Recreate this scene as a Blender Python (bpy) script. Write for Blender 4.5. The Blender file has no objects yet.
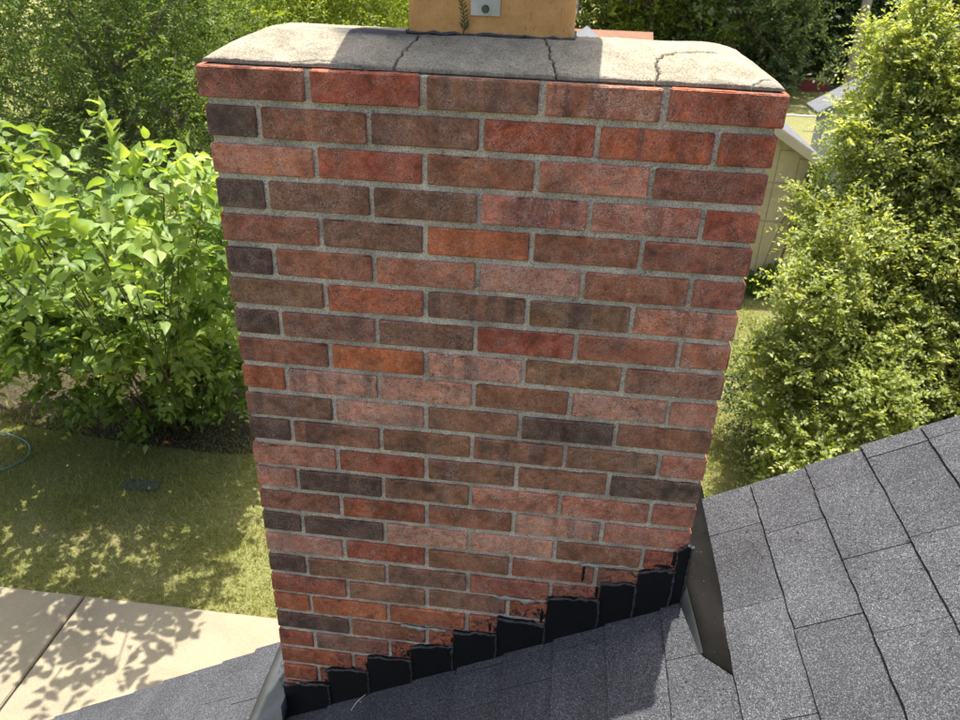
import bpy, bmesh, math, random
import numpy as np
from mathutils import Vector, Matrix, noise as mnoise

# ------------------------------------------------------------------ camera, sky, sun, exposure
scn = bpy.context.scene
COL = scn.collection
GZ = -4.8                                   # ground level; z = 0 is the top of the brickwork, x runs along the brick face

cam_d = bpy.data.cameras.new('camera'); cam = bpy.data.objects.new('camera', cam_d); COL.objects.link(cam)
yaw, pit, rol = -0.1005, -0.5133, 0.0346
fw = Vector((math.sin(yaw)*math.cos(pit), math.cos(yaw)*math.cos(pit), math.sin(pit)))
r0 = Vector((math.cos(yaw), -math.sin(yaw), 0)); u0 = r0.cross(fw)
rt = r0*math.cos(rol) + u0*math.sin(rol); up = -r0*math.sin(rol) + u0*math.cos(rol)
m = Matrix((rt, up, -fw)).transposed().to_4x4(); m.translation = Vector((0.6521, -1.3664, 0.2229))
cam.matrix_world = m
cam_d.sensor_fit = 'HORIZONTAL'; cam_d.sensor_width = 36.0; cam_d.lens = 28.873
cam_d.clip_start = 0.02; cam_d.clip_end = 1000
cam_d.dof.use_dof = True; cam_d.dof.focus_distance = 1.75; cam_d.dof.aperture_fstop = 11.0
scn.camera = cam
CAM = Vector((0.6521, -1.3664, 0.2229))

SUN = Vector((0.073, 0.262, 1.213)).normalized()
world = bpy.data.worlds.new('World'); scn.world = world; world.use_nodes = True
wn = world.node_tree.nodes; wl = world.node_tree.links
sky = wn.new('ShaderNodeTexSky'); sky.sky_type = 'NISHITA'; sky.sun_disc = False
sky.sun_elevation = math.asin(SUN.z); sky.sun_rotation = math.atan2(SUN.x, SUN.y)
sky.air_density = 1.0; sky.dust_density = 5.0; sky.ozone_density = 1.0
bg = wn['Background']; bg.inputs['Strength'].default_value = 0.13
wl.new(sky.outputs['Color'], bg.inputs['Color'])

sd = bpy.data.lights.new('sun', 'SUN'); so = bpy.data.objects.new('sun', sd); COL.objects.link(so)
sd.energy = 4.5; sd.angle = math.radians(0.53); sd.color = (1.0, 0.95, 0.86)
so.rotation_euler = SUN.to_track_quat('Z', 'Y').to_euler(); so.location = (0, 0, 20)

scn.view_settings.view_transform = 'Standard'; scn.view_settings.look = 'None'
scn.view_settings.exposure = 1.22; scn.view_settings.gamma = 1.0
scn.view_settings.use_curve_mapping = False

# ------------------------------------------------------------------ helpers
rnd = random.Random(7)
rng = np.random.default_rng(11)

def tag(o, label=None, cat=None, group=None, kind=None):
    if label: o['label'] = label
    if cat: o['category'] = cat
    if group: o['group'] = group
    if kind: o['kind'] = kind
    return o

def empty(name, loc, label=None, cat=None, group=None):
    o = bpy.data.objects.new(name, None); COL.objects.link(o); o.location = loc
    o.empty_display_size = 0.1
    return tag(o, label, cat, group)

def link(name, me, mat=None, parent=None, smooth=False):
    o = bpy.data.objects.new(name, me); COL.objects.link(o)
    if mat and not me.materials: me.materials.append(mat)
    if smooth: me.polygons.foreach_set('use_smooth', [True]*len(me.polygons))
    if parent: adopt(o, parent)
    return o

def abs_loc(o):
    v = o.location.copy(); p = o.parent
    while p: v = v + p.location; p = p.parent
    return v

def adopt(o, parent):
    """o is built in world coordinates; keep it there under parent (parents are only ever translated)."""
    o.parent = parent
    base = Vector((0, 0, 0)); p = parent
    if p.type == 'EMPTY': base = p.location.copy()
    o.matrix_parent_inverse = Matrix.Translation(-base) if p.type == 'EMPTY' else p.matrix_basis.inverted()

def from_bm(name, bm, mat=None, parent=None, smooth=False):
    me = bpy.data.meshes.new(name); bm.normal_update(); bm.to_mesh(me); bm.free()
    return link(name, me, mat, parent, smooth)

def np_mesh(name, verts, faces, attr=None):
    """fast mesh: verts (N,3), faces (M,k) of equal k"""
    me = bpy.data.meshes.new(name)
    verts = np.ascontiguousarray(verts, np.float32); faces = np.ascontiguousarray(faces, np.int32)
    nf, k = faces.shape
    me.vertices.add(len(verts)); me.vertices.foreach_set('co', verts.ravel())
    me.loops.add(nf*k); me.loops.foreach_set('vertex_index', faces.ravel())
    me.polygons.add(nf)
    me.polygons.foreach_set('loop_start', np.arange(0, nf*k, k, dtype=np.int32))
    me.polygons.foreach_set('loop_total', np.full(nf, k, np.int32))
    me.update(calc_edges=True)
    if attr is not None:
        a = me.attributes.new('tint', 'FLOAT', 'POINT'); a.data.foreach_set('value', np.ascontiguousarray(attr, np.float32))
    return me

def box(bm, x0, x1, y0, y1, z0, z1):
    vs = [bm.verts.new((x, y, z)) for z in (z0, z1) for y in (y0, y1) for x in (x0, x1)]
    for f in ((0,2,3,1),(4,5,7,6),(0,1,5,4),(2,6,7,3),(0,4,6,2),(1,3,7,5)): bm.faces.new([vs[i] for i in f])
    return vs

def prism(bm, prof, axis, a, b):
    """profile of 2D points extruded along axis ('x' -> prof is (y,z); 'y' -> (x,z); 'z' -> (x,y))"""
    def P(p, t):
        return {'x': (t, p[0], p[1]), 'y': (p[0], t, p[1]), 'z': (p[0], p[1], t)}[axis]
    A = [bm.verts.new(P(p, a)) for p in prof]; B = [bm.verts.new(P(p, b)) for p in prof]
    n = len(prof)
    bm.faces.new(A); bm.faces.new(B[::-1])
    for i in range(n): bm.faces.new((A[i], B[i], B[(i+1) % n], A[(i+1) % n]))

def tube(bm, pts, rad, seg=6, cap=True):
    pts = [Vector(p) for p in pts]; rings = []
    if not hasattr(rad, '__len__'): rad = [rad]*len(pts)
    prev = None
    for i, p in enumerate(pts):
        t = (pts[min(i+1, len(pts)-1)] - pts[max(i-1, 0)]).normalized()
        if prev is None:
            a = t.orthogonal().normalized()
        else:
            a = (prev - t*prev.dot(t)).normalized()
        prev = a; b = t.cross(a)
        rings.append([bm.verts.new(p + (a*math.cos(2*math.pi*k/seg) + b*math.sin(2*math.pi*k/seg))*rad[i]) for k in range(seg)])
    for i in range(len(rings)-1):
        for k in range(seg):
            bm.faces.new((rings[i][k], rings[i][(k+1) % seg], rings[i+1][(k+1) % seg], rings[i+1][k]))
    if cap: bm.faces.new(rings[0][::-1]); bm.faces.new(rings[-1])

def grid(bm, P, closed=False):
    """P[i][j] points -> quads"""
    V = [[bm.verts.new(p) for p in row] for row in P]
    for i in range(len(V)-1):
        for j in range(len(V[i])-1):
            bm.faces.new((V[i][j], V[i+1][j], V[i+1][j+1], V[i][j+1]))
    return V

# ------------------------------------------------------------------ materials
class N:
    """tiny node-graph helper"""
    def __init__(s, name):
        s.mat = bpy.data.materials.new(name); s.mat.use_nodes = True
        s.t = s.mat.node_tree; s.n = s.t.nodes; s.l = s.t.links
        s.b = s.n['Principled BSDF']; s.out = s.n['Material Output']
    def new(s, t, ins=None, **kw):
        n = s.n.new(t)
        for k, v in kw.items(): setattr(n, k, v)
        for k, v in (ins or {}).items():
            if hasattr(v, 'is_linked') or isinstance(v, bpy.types.NodeSocket): s.l.new(v, n.inputs[k])
            else: n.inputs[k].default_value = v
        return n
    def pos(s): return s.new('ShaderNodeNewGeometry').outputs['Position']
    def noise(s, vec, scale, detail=3, rough=0.55, dist=0.0):
        return s.new('ShaderNodeTexNoise', {'Vector': vec, 'Scale': scale, 'Detail': detail, 'Roughness': rough, 'Distortion': dist}).outputs['Fac']
    def ramp(s, fac, stops, interp='LINEAR'):
        r = s.new('ShaderNodeValToRGB', {'Fac': fac}); cr = r.color_ramp; cr.interpolation = interp
        while len(cr.elements) < len(stops): cr.elements.new(0.5)
        for e, (p, c) in zip(cr.elements, stops):
            e.position = p; e.color = (c, c, c, 1) if not hasattr(c, '__len__') else (*c, 1)
        return r.outputs['Color']
    def mix(s, fac, a, b, mode='MIX'):
        n = s.new('ShaderNodeMix', data_type='RGBA', blend_type=mode)
        for k, v in ((0, fac), (6, a), (7, b)):
            if isinstance(v, bpy.types.NodeSocket): s.l.new(v, n.inputs[k])
            else: n.inputs[k].default_value = v if k == 0 else ((*v, 1) if len(v) == 3 else v)
        return n.outputs[2]
    def math(s, op, a, b=0.0, clamp=False):
        n = s.new('ShaderNodeMath', operation=op, use_clamp=clamp)
        for k, v in ((0, a), (1, b)):
            if isinstance(v, bpy.types.NodeSocket): s.l.new(v, n.inputs[k])
            else: n.inputs[k].default_value = v
        return n.outputs[0]
    def bump(s, h, strength=0.5, dist=0.002):
        b = s.new('ShaderNodeBump', {'Height': h, 'Strength': strength, 'Distance': dist})
        s.l.new(b.outputs['Normal'], s.b.inputs['Normal'])
    def set(s, col=None, rough=None, metal=None, spec=None):
        for k, v in (('Base Color', col), ('Roughness', rough), ('Metallic', metal), ('Specular IOR Level', spec)):
            if v is None: continue
            if isinstance(v, bpy.types.NodeSocket): s.l.new(v, s.b.inputs[k])
            else: s.b.inputs[k].default_value = (*v, 1) if k == 'Base Color' else v
        return s.mat

def simple(name, col, rough=0.7, metal=0.0, var=0.15, scale=8.0, bump=0.0, spec=None):
    g = N(name); p = g.pos()
    n = g.noise(p, scale, 5, 0.6)
    c = g.mix(g.ramp(n, [(0.3, 0.0), (0.7, 1.0)]), tuple(max(0, x*(1-var)) for x in col), tuple(x*(1+var) for x in col))
    if bump: g.bump(g.noise(p, scale*8, 3), bump, 0.01)
    return g.set(c, rough, metal, spec)

BL_, BD_, BH_ = 0.1927, 0.0925, 0.0542
def mat_brick(name, use_obj=True):
    g = N(name)
    oi = g.new('ShaderNodeObjectInfo'); P = g.pos()
    if use_obj:
        tc = g.new('ShaderNodeTexCoord').outputs['Object']
        off = g.new('ShaderNodeCombineXYZ', {'X': g.math('MULTIPLY', oi.outputs['Random'], 37.0), 'Y': g.math('MULTIPLY', oi.outputs['Random'], 91.0), 'Z': g.math('MULTIPLY', oi.outputs['Random'], 53.0)}).outputs[0]
        v = g.new('ShaderNodeVectorMath', {0: tc, 1: off}, operation='ADD').outputs[0]
        base = oi.outputs['Color']; dust = oi.outputs['Alpha']
    else:
        v = P; tc = P
        cell = g.new('ShaderNodeTexWhiteNoise', {'Vector': g.new('ShaderNodeVectorMath', {0: P, 1: (0.2032, 0.2032, 0.0677)}, operation='SNAP').outputs[0]}).outputs['Value']
        base = g.ramp(cell, [(0.0, (0.12, 0.06, 0.045)), (0.4, (0.22, 0.09, 0.06)), (0.7, (0.34, 0.12, 0.085)), (1.0, (0.4, 0.2, 0.16))]); dust = 0.3
    # broad mottling inside one brick
    n1 = g.noise(v, 18, 5, 0.68, 0.9)
    c = g.mix(g.ramp(n1, [(0.36, 0.0), (0.64, 1.0)]), g.mix(1.0, base, (0.62, 0.66, 0.70), 'MULTIPLY'), g.mix(1.0, base, (1.30, 1.20, 1.12), 'MULTIPLY'))
    gr = g.noise(v, 330, 2, 0.7); gm = g.noise(v, 75, 4, 0.7, 0.6)
    c = g.mix(1.0, c, g.ramp(gr, [(0.36, 0.80), (0.64, 1.22)]), 'MULTIPLY')
    c = g.mix(1.0, c, g.ramp(gm, [(0.34, 0.74), (0.66, 1.24)]), 'MULTIPLY')
    # redder body showing along the worn arrises of the face
    sxyz = g.new('ShaderNodeSeparateXYZ', {0: tc})
    if use_obj:
        dx = g.math('SUBTRACT', BL_/2, g.math('ABSOLUTE', sxyz.outputs['X'])); dy = g.math('SUBTRACT', BD_/2, g.math('ABSOLUTE', sxyz.outputs['Y'])); dz = g.math('SUBTRACT', BH_/2, g.math('ABSOLUTE', sxyz.outputs['Z']))
        e = g.math('MAXIMUM', g.math('MINIMUM', dx, dy), g.math('MINIMUM', g.math('MAXIMUM', dx, dy), dz))
        nedge = g.noise(v, 120, 3)
        e = g.math('ADD', e, g.math('MULTIPLY', g.math('SUBTRACT', nedge, 0.5), 0.006))
        em = g.ramp(e, [(0.0008, 1.0), (0.0030, 0.0)])
        c = g.mix(g.math('MULTIPLY', em, g.ramp(g.noise(v, 34, 3), [(0.40, 0.0), (0.60, 0.8)])), c, (0.33, 0.105, 0.062))
        # burnt vertical bands on some bricks
        band = g.math('GREATER_THAN', g.math('FRACT', g.math('MULTIPLY', oi.outputs['Random'], 13.7)), 0.88)
        w = g.noise(g.new('ShaderNodeVectorMath', {0: v, 1: (1.0, 0.0, 0.06)}, operation='MULTIPLY').outputs[0], 26, 2, 0.4)
        bm_ = g.math('MULTIPLY', g.ramp(w, [(0.50, 0.0), (0.56, 1.0)]), g.math('MULTIPLY', band, 0.42))
        c = g.mix(bm_, c, (0.055, 0.045, 0.042))
    # sooty smudges
    n2 = g.noise(v, 13, 5, 0.7, 0.8)
    c = g.mix(g.ramp(n2, [(0.58, 0.0), (0.71, 0.66)]), c, (0.045, 0.035, 0.030))
    # pale dust and sand grains
    n3 = g.noise(v, 430, 2, 0.7); n4 = g.noise(v, 30, 4, 0.6)
    sp = g.math('MULTIPLY', g.ramp(n3, [(0.48, 0.0), (0.60, 1.0)]), g.ramp(n4, [(0.42, 0.05), (0.58, 1.0)]))
    sp = g.math('MULTIPLY', sp, g.math('ADD', g.math('MULTIPLY', dust, 0.90), 0.16), True)
    c = g.mix(sp, c, (0.56, 0.39, 0.30))
    # dark pits
    n5 = g.noise(v, 260, 2, 0.5)
    c = g.mix(g.ramp(n5, [(0.30, 0.8), (0.38, 0.0)]), c, (0.06, 0.035, 0.028))
    # ground-off, rougher brick and tar smears just above the step flashing
    ps = g.new('ShaderNodeSeparateXYZ', {0: P})
    hr = g.math('SUBTRACT', ps.outputs['Z'], g.math('SUBTRACT', g.math('MULTIPLY', ps.outputs['X'], 0.6105), 1.7827))
    wn_ = g.noise(P, 28, 5, 0.65, 1.0)
    near = g.math('ADD', hr, g.math('MULTIPLY', g.math('SUBTRACT', wn_, 0.5), 0.35))
    wear = g.ramp(near, [(0.13, 1.0), (0.21, 0.0)])
    c = g.mix(g.math('MULTIPLY', wear, 0.7), c, g.mix(g.ramp(g.noise(P, 70, 4), [(0.35, 0.0), (0.65, 1.0)]), (0.22, 0.05, 0.03), (0.38, 0.14, 0.09)))
    tar = g.math('MULTIPLY', g.ramp(g.noise(P, 46, 4, 0.7, 1.5), [(0.53, 0.0), (0.57, 1.0)]), g.ramp(hr, [(0.12, 1.0), (0.22, 0.0)]))
    c = g.mix(tar, c, (0.02, 0.02, 0.022))
    st = g.noise(g.new('ShaderNodeVectorMath', {0: P, 1: (1.0, 1.0, 0.22)}, operation='MULTIPLY').outputs[0], 7, 5, 0.65, 0.4)
    c = g.mix(1.0, c, g.ramp(st, [(0.38, 0.80), (0.58, 1.10)]), 'MULTIPLY')
    h = g.math('ADD', g.math('MULTIPLY', g.noise(v, 200, 4, 0.7), 0.6), g.math('MULTIPLY', g.noise(v, 45, 3, 0.6), 0.9))
    g.bump(h, 0.9, 0.004)
    return g.set(c, 0.88, spec=0.25)

def mat_mortar():
    g = N('mortar_sand'); P = g.pos()
    a = g.ramp(g.noise(P, 330, 3, 0.75), [(0.34, (0.22, 0.185, 0.13)), (0.48, (0.70, 0.61, 0.455)), (0.66, (0.88, 0.79, 0.61))])
    b = g.ramp(g.noise(P, 9, 5, 0.7), [(0.34, 0.62), (0.62, 1.12)])
    c = g.mix(1.0, a, b, 'MULTIPLY')
    c = g.mix(g.ramp(g.noise(P, 30, 4, 0.7), [(0.66, 0.0), (0.78, 0.6)]), c, (0.06, 0.055, 0.05))
    g.bump(g.math('ADD', g.noise(P, 260, 4, 0.7), g.math('MULTIPLY', g.noise(P, 60, 3), 1.4)), 0.9, 0.005)
    return g.set(c, 0.95, spec=0.2)

def mat_crown():
    g = N('crown_cement'); P = g.pos()
    a = g.ramp(g.noise(P, 330, 3, 0.75), [(0.32, (0.15, 0.132, 0.098)), (0.50, (0.34, 0.305, 0.225)), (0.68, (0.45, 0.41, 0.315))])
    c = g.mix(1.0, a, g.ramp(g.noise(P, 12, 6, 0.7, 0.5), [(0.34, 0.66), (0.62, 1.08)]), 'MULTIPLY')
    sx = g.new('ShaderNodeSeparateXYZ', {0: P})
    # black weathering stain beside the flue and along the foot of the wash
    dx = g.math('SUBTRACT', sx.outputs['X'], 0.300); dy = g.math('SUBTRACT', sx.outputs['Y'], 0.150)
    d = g.math('SQRT', g.math('ADD', g.math('MULTIPLY', g.math('MULTIPLY', dx, dx), 0.35), g.math('MULTIPLY', g.math('MULTIPLY', dy, dy), 2.2)))
    d = g.math('ADD', d, g.math('MULTIPLY', g.math('SUBTRACT', g.noise(P, 34, 5, 0.7, 0.5), 0.5), 0.10))
    c = g.mix(g.ramp(d, [(0.035, 0.93), (0.075, 0.0)]), c, (0.04, 0.042, 0.05))
    foot = g.math('ADD', sx.outputs['Y'], g.math('MULTIPLY', g.math('SUBTRACT', g.noise(P, 22, 5, 0.7), 0.5), 0.09))
    c = g.mix(g.ramp(foot, [(-0.01, 0.6), (0.02, 0.0)]), c, (0.12, 0.11, 0.10))
    c = g.mix(g.ramp(g.noise(P, 55, 5, 0.75), [(0.66, 0.0), (0.76, 0.5)]), c, (0.10, 0.095, 0.09))
    c = g.mix(g.new('ShaderNodeAttribute', attribute_name='tint').outputs['Fac'], c, (0.022, 0.02, 0.018))  # shade of the crack insides, put into the colour
    g.bump(g.math('ADD', g.noise(P, 260, 4, 0.75), g.math('MULTIPLY', g.noise(P, 50, 4), 1.6)), 0.8, 0.004)
    return g.set(c, 0.95, spec=0.2)

def mat_flue():
    g = N('flue_clay'); P = g.pos()
    c = g.ramp(g.noise(P, 30, 5, 0.6), [(0.3, (0.50, 0.255, 0.085)), (0.7, (0.62, 0.34, 0.125))])
    v = g.new('ShaderNodeVectorMath', {0: P, 1: (1.0, 1.0, 0.35)}, operation='MULTIPLY').outputs[0]
    pits = g.ramp(g.noise(v, 240, 3, 0.6), [(0.28, 1.0), (0.40, 0.0)])
    c = g.mix(g.math('MULTIPLY', pits, 0.55), c, (0.22, 0.10, 0.04))
    g.bump(g.math('ADD', g.noise(v, 240, 3), g.math('MULTIPLY', g.noise(P, 60, 3), 1.2)), 0.6, 0.003)
    return g.set(c, 0.85, spec=0.3)

def mat_shingle():
    g = N('asphalt_granules'); P = g.pos(); oi = g.new('ShaderNodeObjectInfo')
    vor = g.new('ShaderNodeTexVoronoi', {'Vector': P, 'Scale': 680.0}).outputs['Color']
    rv = g.new('ShaderNodeSeparateColor', {0: vor}).outputs[0]
    c = g.ramp(rv, [(0.0, (0.016, 0.017, 0.0195)), (0.45, (0.048, 0.050, 0.056)), (0.80, (0.078, 0.081, 0.089)), (0.92, (0.128, 0.131, 0.139)), (1.0, (0.21, 0.215, 0.23))])
    tone = g.math('ADD', 0.86, g.math('MULTIPLY', oi.outputs['Random'], 0.24))
    c = g.mix(1.0, c, g.new('ShaderNodeCombineXYZ', {0: tone, 1: tone, 2: tone}).outputs[0], 'MULTIPLY')
    c = g.mix(1.0, c, g.ramp(g.noise(P, 7, 4, 0.6), [(0.3, 0.80), (0.7, 1.12)]), 'MULTIPLY')
    # granules lost: small dark specks in patches
    sp = g.math('MULTIPLY', g.ramp(g.noise(P, 105, 3, 0.6), [(0.62, 0.0), (0.65, 1.0)]), g.ramp(g.noise(P, 5, 3), [(0.46, 0.0), (0.58, 1.0)]))
    c = g.mix(sp, c, (0.016, 0.017, 0.02))
    g.bump(g.math('ADD', rv, g.noise(P, 150, 2)), 0.7, 0.0018)
    return g.set(c, 0.92, spec=0.25)

def mat_leaf(name, dark, mid, light, trans=0.45, rough=0.45, tcol=None):
    g = N(name)
    a = g.new('ShaderNodeAttribute', attribute_name='tint').outputs['Fac']
    c = g.ramp(a, [(0.0, dark), (0.55, mid), (1.0, light)])
    n = g.noise(g.pos(), 1.1, 3)
    c = g.mix(1.0, c, g.ramp(n, [(0.3, 0.78), (0.7, 1.12)]), 'MULTIPLY')
    g.set(c, rough, spec=0.35)
    tr = g.new('ShaderNodeBsdfTranslucent', {'Color': g.mix(1.0, c, tcol or (1.7, 1.55, 0.5), 'MULTIPLY')})
    mx = g.new('ShaderNodeMixShader', {0: trans, 1: g.b.outputs[0], 2: tr.outputs[0]})
    g.l.new(mx.outputs[0], g.out.inputs['Surface'])
    return g.mat

def mat_lawn():
    g = N('lawn_turf'); P = g.pos()
    c = g.ramp(g.noise(P, 60, 4, 0.75), [(0.32, (0.125, 0.135, 0.042)), (0.52, (0.25, 0.255, 0.09)), (0.70, (0.39, 0.37, 0.18))])
    big = g.noise(P, 1.1, 5, 0.6, 0.4)
    c = g.mix(g.ramp(big, [(0.47, 0.0), (0.70, 0.6)]), c, g.ramp(g.noise(P, 45, 4), [(0.3, (0.19, 0.145, 0.085)), (0.7, (0.36, 0.29, 0.18))]))
    g.bump(g.noise(P, 60, 4, 0.8), 1.0, 0.03)
    return g.set(c, 0.95, spec=0.1)

def mat_soil():
    g = N('leaf_litter_soil'); P = g.pos()
    c = g.ramp(g.noise(P, 26, 5, 0.75), [(0.3, (0.03, 0.025, 0.018)), (0.55, (0.075, 0.06, 0.04)), (0.75, (0.16, 0.125, 0.08))])
    g.bump(g.noise(P, 40, 4, 0.8), 1.0, 0.03)
    return g.set(c, 0.95, spec=0.1)

def mat_driveway():
    g = N('driveway_concrete'); P = g.pos()
    c = g.ramp(g.noise(P, 110, 4, 0.75), [(0.34, (0.205, 0.175, 0.115)), (0.52, (0.275, 0.24, 0.165)), (0.70, (0.32, 0.285, 0.205))])
    c = g.mix(1.0, c, g.ramp(g.noise(P, 1.7, 6, 0.7, 0.5), [(0.3, 0.80), (0.66, 1.05)]), 'MULTIPLY')
    c = g.mix(g.ramp(g.noise(P, 5, 6, 0.75, 1.2), [(0.62, 0.0), (0.72, 0.35)]), c, (0.25, 0.19, 0.12))
    g.bump(g.noise(P, 130, 4, 0.8), 0.5, 0.006)
    return g.set(c, 0.93, spec=0.2)

def mat_pan():
    g = N('bronze_painted_metal'); P = g.pos()
    c = g.mix(g.ramp(g.noise(P, 14, 5, 0.7), [(0.35, 0.0), (0.65, 1.0)]), (0.0060, 0.0057, 0.0053), (0.0095, 0.0090, 0.0083))
    c = g.mix(g.ramp(g.noise(P, 210, 2, 0.5), [(0.73, 0.0), (0.77, 0.7)]), c, (0.22, 0.21, 0.19))
    return g.set(c, 0.6, spec=0.03)

M = dict(
    pan=mat_pan(),
    brick=mat_brick('brick_clay'), brick_far=mat_brick('brick_clay_coursed', False), mortar=mat_mortar(), crown=mat_crown(), flue=mat_flue(),
    shingle=mat_shingle(), lawn=mat_lawn(), soil=mat_soil(), drive=mat_driveway(),
    tar=simple('tar_coat', (0.0035, 0.0042, 0.0065), 0.5, 0, 0.4, 40, 0.5, 0.25),
    bead=simple('sealant_skin', (0.030, 0.031, 0.035), 0.40, 0, 0.4, 60, 0.4),
    smear=simple('mortar_white', (0.38, 0.36, 0.31), 0.95, 0, 0.25, 90, 0.6),
    galv=simple('galvanised_steel', (0.42, 0.44, 0.47), 0.42, 0.85, 0.18, 35),
    cap=simple('cap_steel', (0.46, 0.47, 0.49), 0.5, 0.6, 0.12, 30),
    bolt=simple('dark_bolt', (0.09, 0.10, 0.085), 0.45, 0.7, 0.2, 60),
    apron=simple('weathered_apron_metal', (0.075, 0.078, 0.085), 0.42, 0.25, 0.3, 12),
    deck=simple('roof_underlay', (0.025, 0.025, 0.028), 0.9),
    white=simple('white_trim', (0.15, 0.16, 0.175), 0.6, 0, 0.06, 3),
    siding=simple('beige_siding', (0.50, 0.42, 0.27), 0.75, 0, 0.12, 5),
    beige_trim=simple('beige_trim', (0.56, 0.49, 0.36), 0.7, 0, 0.08, 4),
    grey_siding=simple('pale_grey_siding', (0.36, 0.40, 0.46), 0.7, 0, 0.08, 3),
    grey_roof=simple('grey_shingle_far', (0.12, 0.125, 0.135), 0.9, 0, 0.25, 10),
    tan_roof=simple('tan_shingle_far', (0.20, 0.10, 0.06), 0.9, 0, 0.15, 6),
    brown_wall=simple('brown_wall_far', (0.20, 0.09, 0.06), 0.85, 0, 0.2, 6),
    red_wall=simple('dull_red_wall', (0.22, 0.04, 0.04), 0.8, 0, 0.15, 5),
    galvfence=simple('fence_wire', (0.40, 0.41, 0.40), 0.55, 0.5, 0.1, 8),
    pole=simple('weathered_pole', (0.25, 0.22, 0.19), 0.9, 0, 0.2, 6, 0.4),
    bark=simple('bark', (0.15, 0.12, 0.09), 0.95, 0, 0.35, 14, 0.8),
    stem=simple('young_stem', (0.055, 0.055, 0.03), 0.8, 0, 0.25, 20),
    hose=simple('teal_hose', (0.10, 0.20, 0.19), 0.45, 0, 0.1, 30),
    lid=simple('dark_plastic_lid', (0.065, 0.075, 0.06), 0.6, 0, 0.2, 20),
    orange=simple('dry_orange_leaf', (0.65, 0.22, 0.03), 0.7, 0, 0.2, 30),
    twig=simple('dry_twig', (0.50, 0.43, 0.33), 0.9, 0, 0.2, 60),
    wood=simple('rake_board_paint', (0.55, 0.52, 0.45), 0.65, 0, 0.08, 6),
    lf_mul=mat_leaf('mulberry_leaf', (0.09, 0.165, 0.04), (0.18, 0.275, 0.07), (0.33, 0.43, 0.15), 0.5),
    lf_right=mat_leaf('small_yellow_green_leaf', (0.175, 0.225, 0.07), (0.305, 0.365, 0.125), (0.46, 0.51, 0.23), 0.5),
    lf_dark=mat_leaf('deep_green_leaf', (0.04, 0.07, 0.022), (0.07, 0.115, 0.035), (0.15, 0.2, 0.06), 0.35),
    lf_olive=mat_leaf('olive_green_leaf', (0.06, 0.11, 0.03), (0.12, 0.19, 0.05), (0.27, 0.36, 0.11), 0.45),
    lf_lime=mat_leaf('lime_leaf', (0.13, 0.185, 0.035), (0.22, 0.29, 0.05), (0.36, 0.42, 0.09), 0.5),
    lf_far=mat_leaf('far_tree_leaf', (0.065, 0.1, 0.042), (0.12, 0.17, 0.072), (0.24, 0.29, 0.14), 0.4),
    lf_back=mat_leaf('back_row_leaf', (0.085, 0.125, 0.06), (0.15, 0.205, 0.10), (0.27, 0.33, 0.18), 0.42),
    lf_vine=mat_leaf('vine_leaf', (0.07, 0.12, 0.025), (0.12, 0.19, 0.03), (0.2, 0.27, 0.05), 0.4),
    grass=mat_leaf('grass_blade', (0.14, 0.16, 0.04), (0.28, 0.3, 0.085), (0.46, 0.45, 0.19), 0.4),
    weed=mat_leaf('weed_leaf', (0.06, 0.12, 0.03), (0.08, 0.16, 0.04), (0.12, 0.2, 0.05), 0.35),
)

# ------------------------------------------------------------------ the setting: ground and driveway
bm = bmesh.new()
nx = 60
xs = np.concatenate([np.linspace(-160, -10, 10), np.linspace(-9, 16, 26), np.linspace(20, 160, 10)])
ys = np.concatenate([np.linspace(-60, 2, 6), np.linspace(3, 30, 28), np.linspace(34, 200, 12)])
rows = [[(x, y, GZ + 0.03*mnoise.noise((x*0.35, y*0.35, 0)) * min(1, max(0, (y-3.2)/1.5))) for y in ys] for x in xs]
grid(bm, rows)
bmesh.ops.reverse_faces(bm, faces=bm.faces[:]) if False else None
bmesh.ops.recalc_face_normals(bm, faces=bm.faces[:])
tag(from_bm('lawn', bm, M['lawn']), kind='structure')

drive_root = empty('driveway', (-3, 1.5, GZ)); drive_root['kind'] = 'structure'
def slab(x0, x1):
    bm = bmesh.new()
    box(bm, x0, x1, 0.2, 2.88, GZ-0.08, GZ+0.035)
    bmesh.ops.bevel(bm, geom=[e for e in bm.edges], offset=0.008, segments=2, affect='EDGES')
    return from_bm('concrete_slab', bm, M['drive'], drive_root)
for x0, x1 in ((-12.2, -9.12), (-9.10, -6.07), (-6.05, -3.045), (-3.025, -0.02), (0.0, 3.0), (3.02, 6.0)): slab(x0, x1)
bm = bmesh.new(); box(bm, -12.2, 6.0, 0.21, 2.86, GZ-0.06, GZ+0.012); from_bm('joint_filler', bm, M['soil'], drive_root)

# bare soil and litter under the big-leaved shrub: an uneven-edged patch, 4 mm proud of the turf
bm = bmesh.new(); c0 = bm.verts.new((-3.9, 6.3, GZ+0.045)); ring = []
for k in range(48):
    a = 2*math.pi*k/48; r = 1.0 + 0.22*mnoise.noise((math.cos(a)*2.2, math.sin(a)*2.2, 3.3))
    ring.append(bm.verts.new((-3.9 + 2.6*r*math.cos(a), 6.35 + 1.45*r*math.sin(a), GZ+0.012)))
for k in range(48): bm.faces.new((c0, ring[k], ring[(k+1) % 48]))
tag(from_bm('soil_patch', bm, M['soil']), kind='structure')

# ------------------------------------------------------------------ brick chimney
W, D, CH = 1.0055, 0.4989, 0.0677
BL, BH, BD, J, PITCH = 0.1927, 0.0542, 0.0925, 0.0105, 0.2032
NCO = 28
chim = empty('brick_chimney', (W/2, D/2, GZ), 'weathered red brick chimney with cracked cement crown rising through the shingle roof', 'chimney')

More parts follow.
